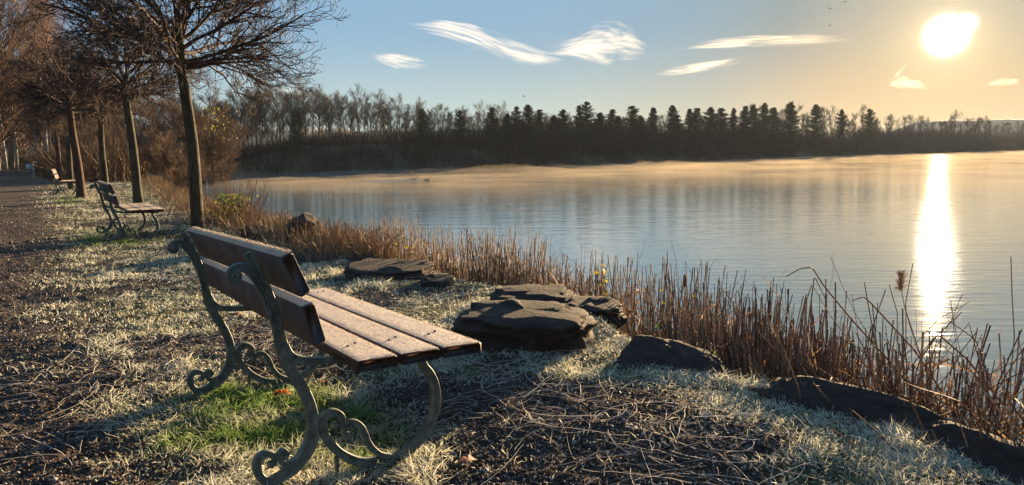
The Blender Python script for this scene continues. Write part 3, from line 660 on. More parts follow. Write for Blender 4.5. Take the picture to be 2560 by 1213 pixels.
# standing cut stems
N = 6000; q, ii = edge_pts(N, 0, 15.5, g.uniform(.35, 1.25, N), g)
dens = fbm(q*2.3, 3, 61); k = dens > g.uniform(.2, .55, N); q = q[k]; N = len(q)
L = g.uniform(.45, 1.2, N)*(.62+.6*fbm(q*1.3, 2, 62)); d = norm(np.stack([g.normal(0, .1, N), g.normal(0, .1, N), np.ones(N)], 1))
b = np.concatenate([q, np.full((N, 1), WATER-.05)], 1); pp = [b]
for k in range(1, 4): d = norm(d+g.normal(0, .035, (N, 3))); pp.append(pp[-1]+d*((L+.05)/3)[:, None])
P = np.stack(pp, 1); R = g.uniform(.002, .005, N)[:, None]*np.array([1, 1, .95, .9])[None]
pal = np.array([(.29, .195, .115), (.18, .11, .067), (.42, .31, .2), (.12, .072, .045), (.30, .175, .1)])
cc = pal[g.integers(0, 5, N)]*g.uniform(.7, 1.2, (N, 1)); V, f, c = tubes(P, R, 5, cc, True); G.add(V, f, c)
# leaning broken stems and dry leaf blades
def ribbons(P, Wd, cc):
    N, K, _ = P.shape; T = norm(np.gradient(P, axis=1)); s = norm(np.cross(T, g.normal(0, 1, (N, 1, 3)))); V = np.stack([P-s*Wd[..., None], P+s*Wd[..., None]], 2)
    i = np.arange(N*K*2).reshape(N, K, 2); Fr = np.stack([i[:, :-1, 0], i[:, :-1, 1], i[:, 1:, 1], i[:, 1:, 0]], -1).reshape(-1, 4)
    return V.reshape(-1, 3), [Fr], np.repeat(cc[:, None], K*2, 1).reshape(-1, 3)
def wander(b, d, L, K, wig, grav, g):
    pp = [b]
    for k in range(1, K): d = norm(d+g.normal(0, wig, d.shape)+np.array([0, 0, -grav])); pp.append(pp[-1]+d*(L/(K-1))[:, None])
    return np.stack(pp, 1)
N = 5200; q, ii = edge_pts(N, 0, 15.5, g.uniform(.4, 1.2, N), g); b = np.concatenate([q, g.uniform(WATER, WATER+.55, (N, 1))], 1)
d = norm(np.stack([g.normal(0, .6, N), g.normal(0, .6, N), np.abs(g.normal(.7, .5, N))], 1)); P = wander(b, d, g.uniform(.2, .6, N), 5, .2, .18, g)
cc = pal[g.integers(0, 5, N)]*g.uniform(.7, 1.3, (N, 1)); G.add(*ribbons(P, g.uniform(.002, .009, N)[:, None]*np.array([.6, 1, 1, .8, .1]), cc))
N = 2600; q, ii = edge_pts(N, 0, 14, g.uniform(.2, 1.3, N), g); b = np.concatenate([q, g.uniform(WATER, WATER+.5, (N, 1))], 1)
d = norm(np.stack([g.normal(0, .9, N), g.normal(0, .9, N), np.abs(g.normal(.5, .5, N))], 1)); P = wander(b, d, g.uniform(.3, .9, N), 7, .16, .06, g)
cc = pal[g.integers(0, 5, N)]*g.uniform(.6, 1.1, (N, 1)); V, f, c = tubes(P, g.uniform(.0012, .003, N)[:, None]*np.linspace(1, .5, 7)[None], 3, cc); G.add(V, f, c)
# few yellow and green leaves among them
N = 260; q, ii = edge_pts(N, 2, 14, g.uniform(.2, .9, N), g); k = fbm(q*2, 2, 91) > .52; q = q[k]; c = np.concatenate([q, g.uniform(-.5, .05, (len(q), 1))], 1)
G.add(*leaves(c, .045, [(.5, .45, .05), (.2, .3, .05), (.3, .12, .04)], g))
tag(G.build('reeds', MAT['reed'], usecol=True), 'brown cut-off dry reeds standing in the shallow water along the rocks', 'reeds', kind='stuff')

# tangle of fallen reeds at the right
G = Geo(); N = 460; q, _ = edge_pts(N, 0, 4, g.uniform(.15, 1.0, N), g); b = np.concatenate([q, g.uniform(WATER, WATER+.35, (N, 1))], 1)
d = norm(np.stack([g.normal(0, .8, N), g.normal(0, .5, N), np.abs(g.normal(.9, .5, N))], 1)); P = wander(b, d, g.uniform(.5, 1.3, N), 8, .09, .05, g)
cc = pal[g.integers(0, 5, N)]*g.uniform(.6, 1.1, (N, 1)); V, f, c = tubes(P, g.uniform(.0022, .0055, N)[:, None]*np.linspace(1, .5, 8)[None], 4, cc); G.add(V, f, c)
N = 130; q, _ = edge_pts(N, 0, 4.2, g.uniform(.15, .9, N), g); b = np.concatenate([q, g.uniform(WATER+.2, WATER+.8, (N, 1))], 1)
d = norm(np.stack([g.normal(0, 1, N), g.normal(0, .6, N), g.normal(.3, .6, N)], 1)); P = wander(b, d, g.uniform(.25, .7, N), 7, .15, .12, g)
cc = pal[g.integers(0, 5, N)]; G.add(*ribbons(P, g.uniform(.003, .007, N)[:, None]*np.array([.6, 1, 1, 1, .8, .5, .1]), cc))
tag(G.build('fallen_reeds', MAT['reed'], usecol=True), 'tangle of broken arching reed stems leaning over the water at the right', 'reeds', kind='stuff')
def stalk(name, pxs, Y, r, label, cat, extra=None, col=(.22, .11, .055), group=None):
    P = np.array([at(x, y, Yk) for (x, y), Yk in zip(pxs, Y if isinstance(Y, (list, tuple)) else [Y]*len(pxs))])
    o0 = P[0].copy(); P = P-o0; t = np.linspace(0, 1, 24); s = np.linspace(0, 1, len(P)); Q = np.stack([np.interp(t, s, P[:, k]) for k in range(3)], 1)
    V, f, c = tubes(Q[None], (r*np.linspace(1, .45, 24))[None], 5, np.array([col])); G = Geo(); G.add(V, f, c)
    if extra: extra(G, Q)
    ob = G.build(name, MAT['reed'], usecol=True); ob.location = tuple(o0); return tag(ob, label, cat, group)
stalk('bent_reed', [(2350, 1060), (2230, 910), (2130, 800), (2060, 715), (2030, 668), (2000, 672), (1965, 692)], 4.1, .006, 'tall arching broken reed whose tip droops left over the water', 'reed')
stalk('bent_reed', [(2010, 990), (2022, 800), (2036, 690), (2062, 745)], 4.3, .005, 'upright reed crossing under the tall arching broken reed', 'reed')
stalk('bent_reed', [(2400, 1050), (2290, 880), (2180, 760), (2160, 742), (2130, 752)], 4.0, .006, 'broken reed with hooked tip left of the sun reflection', 'reed')
stalk('bent_reed', [(2560, 1080), (2420, 900), (2345, 835), (2300, 900), (2270, 1000)], 3.9, .006, 'folded reed bent over below the sun reflection', 'reed')
stalk('bent_reed', [(2545, 1130), (2490, 1000), (2440, 850), (2370, 800)], 3.8, .005, 'long thin reed stem leaning left across the sun reflection', 'reed')
def plume(G, Q):
    gg = np.random.default_rng(3); t0 = Q[-1]; N = 240; d = norm(gg.normal(0, 1, (N, 3))*np.array([.6, .6, .5])+np.array([-.2, 0, 1.0])); b = t0+np.stack([gg.normal(0, .006, N), gg.normal(0, .006, N), gg.uniform(-.03, .07, N)], 1)
    V, f, c = tubes(np.stack([b, b+d*.02, b+d*.035+np.array([.006, 0, -.004])], 1), np.full((N, 3), .0009), 3, np.array([(.45, .3, .18)]*N)); G.add(V, f, c)
stalk('reed_plume', [(2310, 1050), (2305, 900), (2262, 770), (2252, 715)], 4.1, .004, 'feathery reed seed head standing just left of the sun reflection', 'reed', plume)
def seedhead(G, Q):
    t0 = Q[-1]; V, f, c = tubes(np.array([[t0+np.array([0, 0, z]) for z in (-.075, -.06, -.01, .012, .02)]]), np.array([[.006, .012, .013, .009, .003]]), 8, np.array([(.16, .08, .04)]), True); G.add(V, f, c)
stalk('cattail', [(1712, 870), (1711, 780), (1712, 692)], 5.3, .004, 'single reed stem topped by a brown bulrush head above the others', 'reed', seedhead)

# bramble sprays with leaves
def bramble(pxs, Y, label, n=26, size=.04, cols=((.06, .09, .02), (.3, .28, .05), (.12, .14, .03)), spread=.05):
    def lv(G, Q):
        gg = np.random.default_rng(int(pxs[0][0])); c = Q[gg.integers(8, 24, n)]+gg.normal(0, spread, (n, 3)); G.add(*leaves(c, size, list(cols), gg))
    stalk('bramble_spray', pxs, Y, .0025, label, 'bramble', lv)
bramble([(1075, 690), (1040, 650), (1010, 612), (992, 600), (985, 590)], 8.9, 'leafy bramble spray sticking up over the water beyond the broad slab', 14, .06, spread=.05)
bramble([(838, 640), (845, 600), (850, 570), (858, 560)], 11., 'small green bramble spray rising from the tawny bank grass', 12, .06)
bramble([(1510, 800), (1512, 730), (1508, 690), (1506, 680)], 6.5, 'cluster of bright yellow leaves on a stem among the reeds', 14, .05, ((.6, .55, .05), (.5, .42, .05)), .035)
# green-leaved shrub beyond the near tree
def green_shrub():
    gg = np.random.default_rng(70); p = gp(600, 560); e = empty('leafy_shrub', (p[0], p[1], p[2]-.05)); tag(e, 'leafless-rodded shrub with green and yellow leaves low down, right of the thick dark trunk', 'shrub')
    N = 90; b = np.stack([gg.normal(0, .12, N), gg.normal(0, .12, N), np.zeros(N)], 1); d = norm(b*2.2+np.stack([gg.normal(0, .12, N), gg.normal(0, .12, N), np.ones(N)], 1))
    P = wander(b, d, gg.uniform(.5, 1.05, N), 6, .05, 0., gg); V, f, c = tubes(P, gg.uniform(.003, .007, N)[:, None]*np.linspace(1, .4, 6)[None], 4, np.array([(.16, .085, .06)]*N)); G = Geo(); G.add(V, f, c)
    P2, R2_ = spawn(gg, P, np.full(P.shape[:2], .004), 3, .3, .95, .3, .8, .1, .3, 4, .05, .1); V, f, c = tubes(P2, R2_, 3, np.array([(.16, .085, .06)]*len(P2))); G.add(V, f, c); G.build('branches', MAT['reed'], e, usecol=True)
    c = np.stack([gg.normal(-.12, .16, 420), gg.normal(0, .16, 420), gg.uniform(.12, .6, 420)], 1); G = Geo(); G.add(*leaves(c, .06, [(.07, .13, .02), (.16, .2, .03), (.35, .33, .05)], gg)); G.build('foliage', MAT['leaf'], e, usecol=True)
green_shrub()

# ---------------------------------------------------------------- grass, straw, soil crumbs
print('grass')
g = np.random.default_rng(77)
def polar(N, r0, r1, a0=-46, a1=44):
    r = np.exp(g.uniform(math.log(r0), math.log(r1), N)); a = np.radians(g.uniform(a0, a1, N)); return np.stack([r*np.sin(a), r*np.cos(a)], 1), r
q, r = polar(820000, 1.5, 60); d_, mp_, mb_, mg_ = masks(q)
lake_ok = d_ > -.12; cl = fbm(q*5, 3, 81); cl2 = fbm(q*18, 2, 82)
pr = np.clip((1-.965*mb_-.03*mp_)*(.35+1.3*(cl-.3)), 0, 1)*np.where(lake_ok, 1, 0)*sstep(62, 30, r)
k = g.uniform(0, 1, len(q)) < pr; q = q[k]; r = r[k]; mg_ = mg_[k]; cl = cl[k]; cl2 = cl2[k]; N = len(q); print('blades', N)
z = height(q); hgt = (.013+.032*np.clip(cl-.25, 0, 1)+.018*mg_)*g.uniform(.6, 1.6, N)*(1+.012*r)*(1+1.1*sstep(.55, .72, fbm(q*3.1, 3, 95)))
tuft = np.stack([fbm(q*9, 2, 83)-.5, fbm(q*9, 2, 84)-.5], 1)*3.
lean = np.concatenate([tuft+g.normal(0, .75, (N, 2)), np.full((N, 1), .85)], 1); lean = norm(lean)
b = np.concatenate([q, z[:, None]+.0], 1); mid = b+lean*(hgt*.6)[:, None]; tipd = norm(lean+np.concatenate([g.normal(0, .5, (N, 2)), np.full((N, 1), -.35)], 1)); tip = mid+tipd*(hgt*.7)[:, None]
side = norm(np.cross(lean, g.normal(0, 1, (N, 3)))); wd = (g.uniform(.001, .0022, N)*(1+.22*np.maximum(r-2.5, 0)**.75))[:, None]
V = np.stack([b-side*wd, b+side*wd, mid-side*wd*.8, mid+side*wd*.8, tip], 1).reshape(-1, 3); i = np.arange(N)[:, None]*5
frost = np.clip(g.normal(.74, .24, N)+.6*(fbm(q*2.5, 3, 85)-.5), 0, 1)*(1-.93*mg_); 
gcol = np.array([(.085, .15, .02)])*g.uniform(.6, 1.5, (N, 1))*(1+.5*mg_[:, None]); dry = np.array([(.24, .20, .1)]); isdry = (g.uniform(0, 1, N) < .22)[:, None]*(1-mg_[:, None])
base = gcol*(1-isdry)+dry*isdry; fcol = np.array([(.74, .71, .58)]); cc = base*(1-frost[:, None])+fcol*frost[:, None]
tag(mesh_np('grass', V, [i+np.array([0, 1, 3, 2]), i+np.array([2, 3, 4])], MAT['grass'], col=np.repeat(cc, 5, 0)), 'short frosted grass on the strip between the path and the lake, bright green under the benches', 'grass', kind='stuff')
# straw stems lying about
q, r = polar(21000, 1.6, 14); d_, mp_, mb_, mg_ = masks(q); clu = fbm(q*1.5, 3, 86)
k = (d_ > .1) & (g.uniform(0, 1, len(q)) < np.clip(mb_*.27+.09, 0, 1)*sstep(.3, .62, clu)*(1-.9*mg_)*sstep(14, 5, r)*np.where(mp_ > .5, .55, 1.)); q = q[k]; N = len(q); print('straw', N)
a = g.uniform(0, 2*math.pi, N); L = g.uniform(.1, .55, N)*g.uniform(.5, 1.2, N); K = 12; turn = g.normal(0, .065, N)+np.where(g.uniform(0, 1, N) < .09, g.choice([-1, 1], N)*.5, 0)
x = q.copy(); pts_ = [x.copy()]
for k_ in range(1, K): a = a+turn+g.normal(0, .08, N); x = x+np.stack([np.cos(a), np.sin(a)], 1)*(L/(K-1))[:, None]; pts_.append(x.copy())
P = np.stack(pts_, 1); zz = height(P.reshape(-1, 2)).reshape(N, K)+.014+g.uniform(0, .012, (N, 1))+(fbm(P.reshape(-1, 2)*16, 4, 41).reshape(N, K)-.5)*.02
P = np.concatenate([P, zz[..., None]], 2); cc = np.array([(.72, .62, .5), (.8, .73, .64), (.5, .39, .28)])[g.integers(0, 3, N)]*g.uniform(.6, 1.1, (N, 1))
V, f, c = tubes(P, g.uniform(.0007, .0015, N)[:, None]*np.ones((1, K)), 3, cc); G = Geo(); G.add(V, f, c)
tag(G.build('straw', MAT['straw'], usecol=True), 'curled pale frosty straw stems strewn over the dark soil and gravel', 'straw', kind='stuff')
# soil crumbs and gravel
q, r = polar(240000, 1.5, 24); d_, mp_, mb_, mg_ = masks(q); k = (d_ > -.05) & (g.uniform(0, 1, len(q)) < np.clip(mb_*1.+.05, 0, 1)); q = q[k]; r = r[k]; N = len(q); print('crumbs', N)
s = g.uniform(.003, .0085, N)*(1+.06*r)*np.where(g.uniform(0, 1, N) < .03, 2., 1); oc = np.array([[1, 0, 0], [0, 1, 0], [-1, 0, 0], [0, -1, 0], [0, 0, 1.], [0, 0, -1]])
V = oc[None]*s[:, None, None]*g.uniform(.5, 1.3, (N, 6, 1)); an_ = g.uniform(0, 6.28, N); ca = np.cos(an_)[:, None]; sa = np.sin(an_)[:, None]
V = np.stack([V[..., 0]*ca-V[..., 1]*sa, V[..., 0]*sa+V[..., 1]*ca, V[..., 2]*.8], 2); V[..., :2] += q[:, None]; V[..., 2] += (height(q)+(fbm(q*16, 4, 41)-.5)*.035+s*.3)[:, None]
i = np.arange(N)[:, None, None]*6; Fo = (i+np.array([[0, 1, 4], [1, 2, 4], [2, 3, 4], [3, 0, 4], [1, 0, 5], [2, 1, 5], [3, 2, 5], [0, 3, 5]])).reshape(-1, 3)
fr = (g.uniform(0, 1, N) < .13)[:, None]; cc = np.array([(.068, .05, .038)])*g.uniform(.5, 1.8, (N, 1))*(1-fr)+np.array([(.4, .36, .32)])*g.uniform(.4, 1.1, (N, 1))*fr
tag(mesh_np('gravel', V.reshape(-1, 3), [Fo], MAT['crumb'], col=np.repeat(cc, 6, 0)), 'dark soil crumbs and gravel grains with frosted edges on the path and bare earth', 'gravel', kind='stuff')
# fallen leaves
def oak_leaf(px, py, s, col, label, rz):
    p = gp(px, py); t = np.linspace(0, 2*math.pi, 41)[:-1]; rr_ = s*(.55+.35*np.abs(np.cos(t))+.13*np.cos(7*t)); x = rr_*np.cos(t); y = rr_*np.sin(t)*.75
    zt = .35*np.abs(y)+.15*np.sin(x*60)*s; Vt = np.concatenate([np.stack([x, y, zt], 1), [[0, 0, 0]]]); Vb = Vt-np.array([0, 0, .0012]); i_ = np.arange(40); j = (i_+1) % 40
    V = np.concatenate([Vt, Vb]); fs = [np.stack([i_, j, np.full(40, 40)], 1), np.stack([j+41, i_+41, np.full(40, 81)], 1), np.stack([i_, i_+41, j+41], 1), np.stack([i_, j+41, j], 1)]
    ob = mesh_np('fallen_leaf', V, fs, MAT['leaf'], col=np.tile(np.array(col), (82, 1))); ob.location = (p[0], p[1], p[2]+.03); ob.rotation_euler = (.25, .3, rz); return tag(ob, label, 'leaf')
oak_leaf(705, 997, .045, (.62, .14, .02), 'bright orange fallen leaf in the green grass under the near bench', .3)
oak_leaf(758, 1040, .022, (.6, .16, .03), 'tiny orange leaf scrap against the rear leg of the near bench', 1.2)
oak_leaf(805, 967, .035, (.28, .09, .04), 'dull brown fallen leaf under the near bench seat', 2.)
oak_leaf(590, 797, .05, (.22, .11, .07), 'brown curled leaf on frosty grass between the frames of the near bench', .6)
oak_leaf(1170, 1170, .045, (.35, .2, .15), 'pinkish brown leaf on the dark soil in front of the near bench', .9)
oak_leaf(470, 705, .045, (.15, .1, .07), 'dark frosted leaf on the grass left of the near bench', 2.6)

# ---------------------------------------------------------------- benches
print('benches')
m, n, o = mat_new('green_cast_iron'); f = nz(n, 26, 6, .7); f2 = nz(n, 160, 3)
c = ramp(n, f, [(.3, (.03, .045, .038)), (.5, (.085, .105, .085)), (.68, (.17, .18, .145))]); c = mix(n, ramp(n, f2, [(.6, (0, 0, 0)), (.75, (.5, .5, .5))]), c, (.26, .27, .24))
pbsdf(n, o, c, .55, bumpn(n, f2, .35, .002), .5); MAT['iron'] = m
MAT['wood'] = simple('stained_planks', (.016, .008, .006), (.06, .03, .022), 10, .6, .5, .003, (6, .5, 6), .3)
m, n, o = mat_new('hoar_frost'); f = nz(n, 260, 3, .7); f2 = nz(n, 6, 4)
c = ramp(n, f, [(.25, (.48, .38, .27)), (.6, (.80, .68, .51))]); c = mix(n, ramp(n, f2, [(.35, (.0, .0, .0)), (.7, (.35, .35, .35))]), c, (.52, .40, .37))
pbsdf(n, o, c, .7, bumpn(n, f, .8, .004), .4); MAT['frost'] = m
m, n, o = mat_new('thin_frost_on_wood'); f = nz(n, 220, 3, .7); f2 = nz(n, 7, 5, .6)
c = ramp(n, f, [(.35, (.052, .038, .033)), (.7, (.21, .165, .148))]); c = mix(n, ramp(n, f2, [(.35, (0, 0, 0)), (.7, (.8, .8, .8))]), c, (.04, .022, .017))
pbsdf(n, o, c, .7, bumpn(n, f, .6, .003), .3); MAT['wood_back'] = m
CUR = {
 'upright': ([(-.044, .866), (-.032, .839), (-.019, .808), (-.004, .772), (.01, .739), (.023, .701), (.033, .661), (.039, .624), (.044, .588), (.049, .551), (.056, .521)], [.028]*2+[.032]*4+[.036]*5),
 'leg': ([(.05, .545), (.064, .478), (.08, .432), (.103, .385), (.127, .332), (.144, .28), (.152, .229), (.15, .18), (.139, .137), (.115, .098), (.079, .062), (.04, .04), (-.003, .029), (-.036, .038), (-.055, .064), (-.059, .096), (-.05, .12), (-.026, .132), (-.004, .124), (.005, .106), (.0, .09), (-.01, .088)], [.044, .046, .044, .042, .042, .042, .042, .046, .05, .05, .046, .04, .034, .03, .03, .03, .028, .026, .024, .02, .016, .014]),
 'foot_curl': ([(.140, .166), (.124, .125), (.096, .092), (.067, .076), (.037, .079), (.024, .102), (.027, .123), (.042, .129), (.05, .114), (.043, .104)], [.02, .024, .024, .022, .022, .02, .02, .018, .016, .014]),
 'arm': ([(.06, .52), (.076, .482), (.107, .459), (.141, .449), (.184, .442), (.263, .434), (.36, .428), (.47, .424), (.6, .42), (.7, .417)], [.04, .04, .034, .03, .028, .026, .024, .024, .024, .024]),
 'front_arc': ([(.237, .181), (.256, .178), (.264, .191), (.261, .214), (.241, .231), (.217, .235), (.196, .219), (.189, .189), (.196, .151), (.218, .11), (.248, .073), (.288, .04), (.334, .015), (.382, .001), (.435, -.002), (.49, .004), (.541, .021), (.589, .054), (.626, .095), (.654, .148), (.664, .205), (.66, .26), (.641, .312), (.615, .35), (.60, .40), (.61, .415)], [.016, .018, .022, .026, .028, .028, .028, .03, .032, .034, .034, .034, .034, .036, .038, .038, .038, .038, .038, .038, .038, .036, .036, .034, .032, .032]),
 'inner_curl': ([(.285, .134), (.272, .142), (.271, .159), (.285, .176), (.313, .177), (.336, .157), (.35, .126), (.363, .086), (.388, .049), (.421, .022), (.47, .006)], [.014, .018, .02, .024, .026, .026, .026, .026, .024, .022, .018]),
 'scroll': ([(.04, .60), (.028, .647), (.014, .692), (-.002, .736), (-.019, .773), (-.039, .8), (-.061, .815), (-.086, .814), (-.103, .8), (-.105, .782), (-.092, .771), (-.078, .778), (-.078, .79)], [.03, .03, .03, .03, .034, .036, .034, .032, .03, .026, .022, .018, .014]),
 'bridge': ([(.146, .175), (.17, .176), (.195, .18)], [.03, .026, .03]),
 'peg': ([(.235, .06), (.236, 0), (.238, -.08)], [.014, .014, .012]),
 'pad': ([(.36, -.012), (.40, -.018), (.46, -.018), (.50, -.006)], [.03, .03, .03, .03]),
}
def smooth_curve(P, Wd, per=5):
    P = np.array(P); Wd = np.array(Wd); n_ = len(P); Q = []; Wq = []
    for i in range(n_-1):
        p0 = P[max(i-1, 0)]; p1 = P[i]; p2 = P[i+1]; p3 = P[min(i+2, n_-1)]
        for k in range(per):
            t = k/per; Q.append(.5*((2*p1)+(-p0+p2)*t+(2*p0-5*p1+4*p2-p3)*t*t+(-p0+3*p1-3*p2+p3)*t**3)); Wq.append(Wd[i]*(1-t)+Wd[i+1]*t)
    Q.append(P[-1]); Wq.append(Wd[-1]); return np.array(Q), np.array(Wq)
def frame_geo(y0, th=.034):
    G = Geo()
    for j, (name, (P, Wd)) in enumerate(CUR.items()):
        Q, w = smooth_curve(P, Wd); T = norm(np.gradient(Q, axis=0)); Nn = np.stack([-T[:, 1], T[:, 0]], 1); e = .0006*j
        # I-section: rim, groove, raised bead; mirrored on both faces
        prof = [(-.5, -.38), (-.5, .38), (-.44, .5), (-.28, .5), (-.22, .34), (-.08, .34), (0, .42), (.08, .34), (.22, .34), (.28, .5), (.44, .5), (.5, .38), (.5, -.38), (.44, -.5), (.28, -.5), (.22, -.34), (.08, -.34), (0, -.42), (-.08, -.34), (-.22, -.34), (-.28, -.5), (-.44, -.5)]
        if name in ('peg', 'pad', 'bridge'): prof = [(-.5, -.3), (-.5, .3), (-.3, .42), (.3, .42), (.5, .3), (.5, -.3), (.3, -.42), (-.3, -.42)]
        m_ = len(prof); V = []
        for k in range(len(Q)):
            for a, b in prof:
                u, z = Q[k]+Nn[k]*a*w[k]; V.append((u, y0+th/2+b*(th-2*e), z))
        i = np.arange(len(Q)*m_).reshape(len(Q), m_); nx_ = np.roll(i, -1, 1)
        G.add(V, [np.stack([i[:-1], nx_[:-1], nx_[1:], i[1:]], -1).reshape(-1, 4), i[:1], i[-1:, ::-1]])
        if name in ('leg', 'foot_curl', 'front_arc', 'inner_curl', 'scroll'):
            for (u, z), r_ in (((Q[-1] if name not in ('front_arc', 'inner_curl') else Q[0]), w[-1]*.85 if name not in ('front_arc', 'inner_curl') else w[0]*.85),):
                a = np.arange(12)*math.pi/6; ring = lambda yy, rr_: [(u+math.cos(t)*rr_, yy, z+math.sin(t)*rr_) for t in a]
                V = ring(y0+.002, r_*.6)+ring(y0+.006, r_)+ring(y0+th-.006, r_)+ring(y0+th-.002, r_*.6); i = np.arange(48).reshape(4, 12); nx_ = np.roll(i, -1, 1)
                G.add(V, [np.stack([i[:-1], i[1:], nx_[1:], nx_[:-1]], -1).reshape(-1, 4), i[:1], i[-1:, ::-1]])
    # bolt heads where the planks are held
    return G
def plank(G, p_a, p_b, p_c, y0, y1, jit=0., bev=.006, g_=None):
    """section: corner a, along b (width vector), c (thickness vector) in (u,z)"""
    a = np.array(p_a); b = np.array(p_b); c = np.array(p_c); nb = b/np.linalg.norm(b)*bev; nc = c/np.linalg.norm(c)*bev
    sec = [a+nb, a+b-nb, a+b+nc, a+b+c-nc, a+b+c-nb, a+c+nb, a+c-nc, a+nc]; ys = [y0, y0+bev*.7]+list(np.linspace(y0+.03, y1-.03, 22))+[y1-bev*.7, y1]
    ctr = a+b/2+c/2; V = []
    for k, y in enumerate(ys):
        s = .93 if k in (0, len(ys)-1) else 1.; w = jit*math.sin(y*7+a[0]*30)
        for p_ in sec: q_ = ctr+(p_-ctr)*s; V.append((q_[0], y, q_[1]+w))
    i = np.arange(len(ys)*8).reshape(-1, 8); nx_ = np.roll(i, -1, 1); G.add(V, [np.stack([i[:-1], i[1:], nx_[1:], nx_[:-1]], -1).reshape(-1, 4), i[:1, ::-1], i[-1:]])
Y0, Y1 = -.24, 1.62; FR2 = 1.43
SEAT = [((.245, .438), (.153, 0), (0, .04)), ((.410, .437), (.158, 0), (0, .04)), ((.580, .436), (.165, -.002), (0, .04))]
bu = np.array([-.055, .138]); bu_n = np.array([.138, .055])/math.hypot(.138, .055)
BACK = [((.060, .724), tuple(bu*1.02), tuple(bu_n*.042)), ((.098, .552), (-.036, .142), (.044, .011))]
def frost_sheet(G, a, b, c, y0, y1, g_, spikes, h=.006, both=True):
    """thin knobbly layer on the upper face of a plank (a = upper rear corner, b across), with standing crystals"""
    a = np.array(a); b = np.array(b); nu, ny = 12, 150; up = np.array([-b[1], b[0]])/np.linalg.norm(b); up = up if up[1] > 0 else -up
    uu, yy = np.meshgrid(np.linspace(.02, .98, nu), np.linspace(y0+.004, y1-.004, ny)); edge = np.minimum(np.minimum(uu-.02, .98-uu)*8, 1); ee = np.minimum(np.minimum(yy-y0-.004, y1-.004-yy)*30, 1)
    hh = (.0012+.0035*fbm(np.stack([uu*10, yy*60], -1).reshape(-1, 2), 3, 7).reshape(uu.shape))*np.minimum(edge, ee)+.0006
    X = a[0]+b[0]*uu+up[0]*hh; Z = a[1]+b[1]*uu+up[1]*hh; V = np.stack([X, yy, Z], -1).reshape(-1, 3); i = np.arange(nu*ny).reshape(ny, nu)
    Ft = np.stack([i[:-1, :-1], i[:-1, 1:], i[1:, 1:], i[1:, :-1]], -1).reshape(-1, 4); G.add(V, [Ft])
    N = spikes; u = g_.uniform(.01, .99, N); y = g_.uniform(y0, y1, N); bs = np.stack([a[0]+b[0]*u+up[0]*.002, y, a[1]+b[1]*u+up[1]*.002], 1)
    d = norm(np.stack([up[0]+g_.normal(0, .45, N), g_.normal(0, .45, N), up[1]+g_.normal(0, .3, N)], 1)); s = norm(np.cross(d, g_.normal(0, 1, (N, 3)))); L = g_.uniform(.4, 1., N)[:, None]*h
    V = np.stack([bs-s*.0007, bs+s*.0007, bs+d*L], 1).reshape(-1, 3); G.add(V, [np.arange(N*3).reshape(N, 3)])
def make_bench(detail=1.):
    g_ = np.random.default_rng(4); e = empty('park_bench', (0, 0, 0))
    frame_geo(0.).build('side_frame', MAT['iron'], e); frame_geo(FR2).build('side_frame', MAT['iron'], e)
    G = Geo()
    for a, b, c in SEAT: plank(G, a, b, c, Y0, Y1, .0006)
    st = G.build('seat', MAT['wood'], e); G = Geo()
    for a, b, c in SEAT: frost_sheet(G, (a[0]+c[0]+.002, a[1]+c[1]), (b[0]-.004, b[1]), c, Y0+.003, Y1-.003, g_, int(16000*detail), .006)
    G.build('frost', MAT['frost'], st)
    G = Geo(); a0 = np.arange(10)*math.pi/5
    for (a, b, c) in SEAT:
        for yy in (.0, .034, FR2, FR2+.034):
            u0 = a[0]+b[0]*(.35 if yy in (0., FR2) else .62); z0 = a[1]+c[1]; V = [(u0+math.cos(t)*.006, yy+math.sin(t)*.006, z0+zz) for zz in (-.002, .0075) for t in a0]; i = np.arange(20).reshape(2, 10); nx_ = np.roll(i, -1, 1)
            G.add(V, [np.stack([i[0], nx_[0], nx_[1], i[1]], -1), i[1:2]])
    G.build('bolt', MAT['wood'], st)
    G = Geo()
    for a, b, c in BACK: plank(G, a, b, c, Y0, Y1, .0006)
    bk = G.build('backrest', MAT['wood_back'], e); G = Geo()
    for a, b, c in BACK: frost_sheet(G, (a[0]+b[0], a[1]+b[1]), c, b, Y0+.003, Y1-.003, g_, int((12000 if b == BACK[0][1] else 2500)*detail), .012 if b == BACK[0][1] else .004)
    G.build('frost', MAT['frost'], bk)
    return e
b1 = make_bench()
kb = kidmap(b1); b2 = copy_tree(b1, kb); b3 = copy_tree(b1, kb)
tilt = math.asin(-.0339)
def place_bench(b, p, yaw, tl, s, label):
    b.matrix_world = Matrix.Translation(Vector(tuple(p))) @ Matrix.Rotation(yaw, 4, 'Z') @ Matrix.Rotation(tl, 4, 'X') @ Matrix.Scale(s, 4); tag(b, label, 'bench', 'benches facing the lake')
place_bench(b1, (BX, BY, 0.), BYAW, tilt, 1., 'large near bench with frosted wooden seat and scrolled green iron frames')
p = gp(276, 606); place_bench(b2, (p[0], p[1], p[2]), BYAW+rad(1), 0, .97, 'second bench, frosted seat glowing in the sun, in front of the mossy trunk')
p = gp(132, 490); place_bench(b3, (p[0], p[1], p[2]), BYAW+rad(-4), 0, 1.0, 'third and smallest-looking bench on the grass beside the reddish trunk')

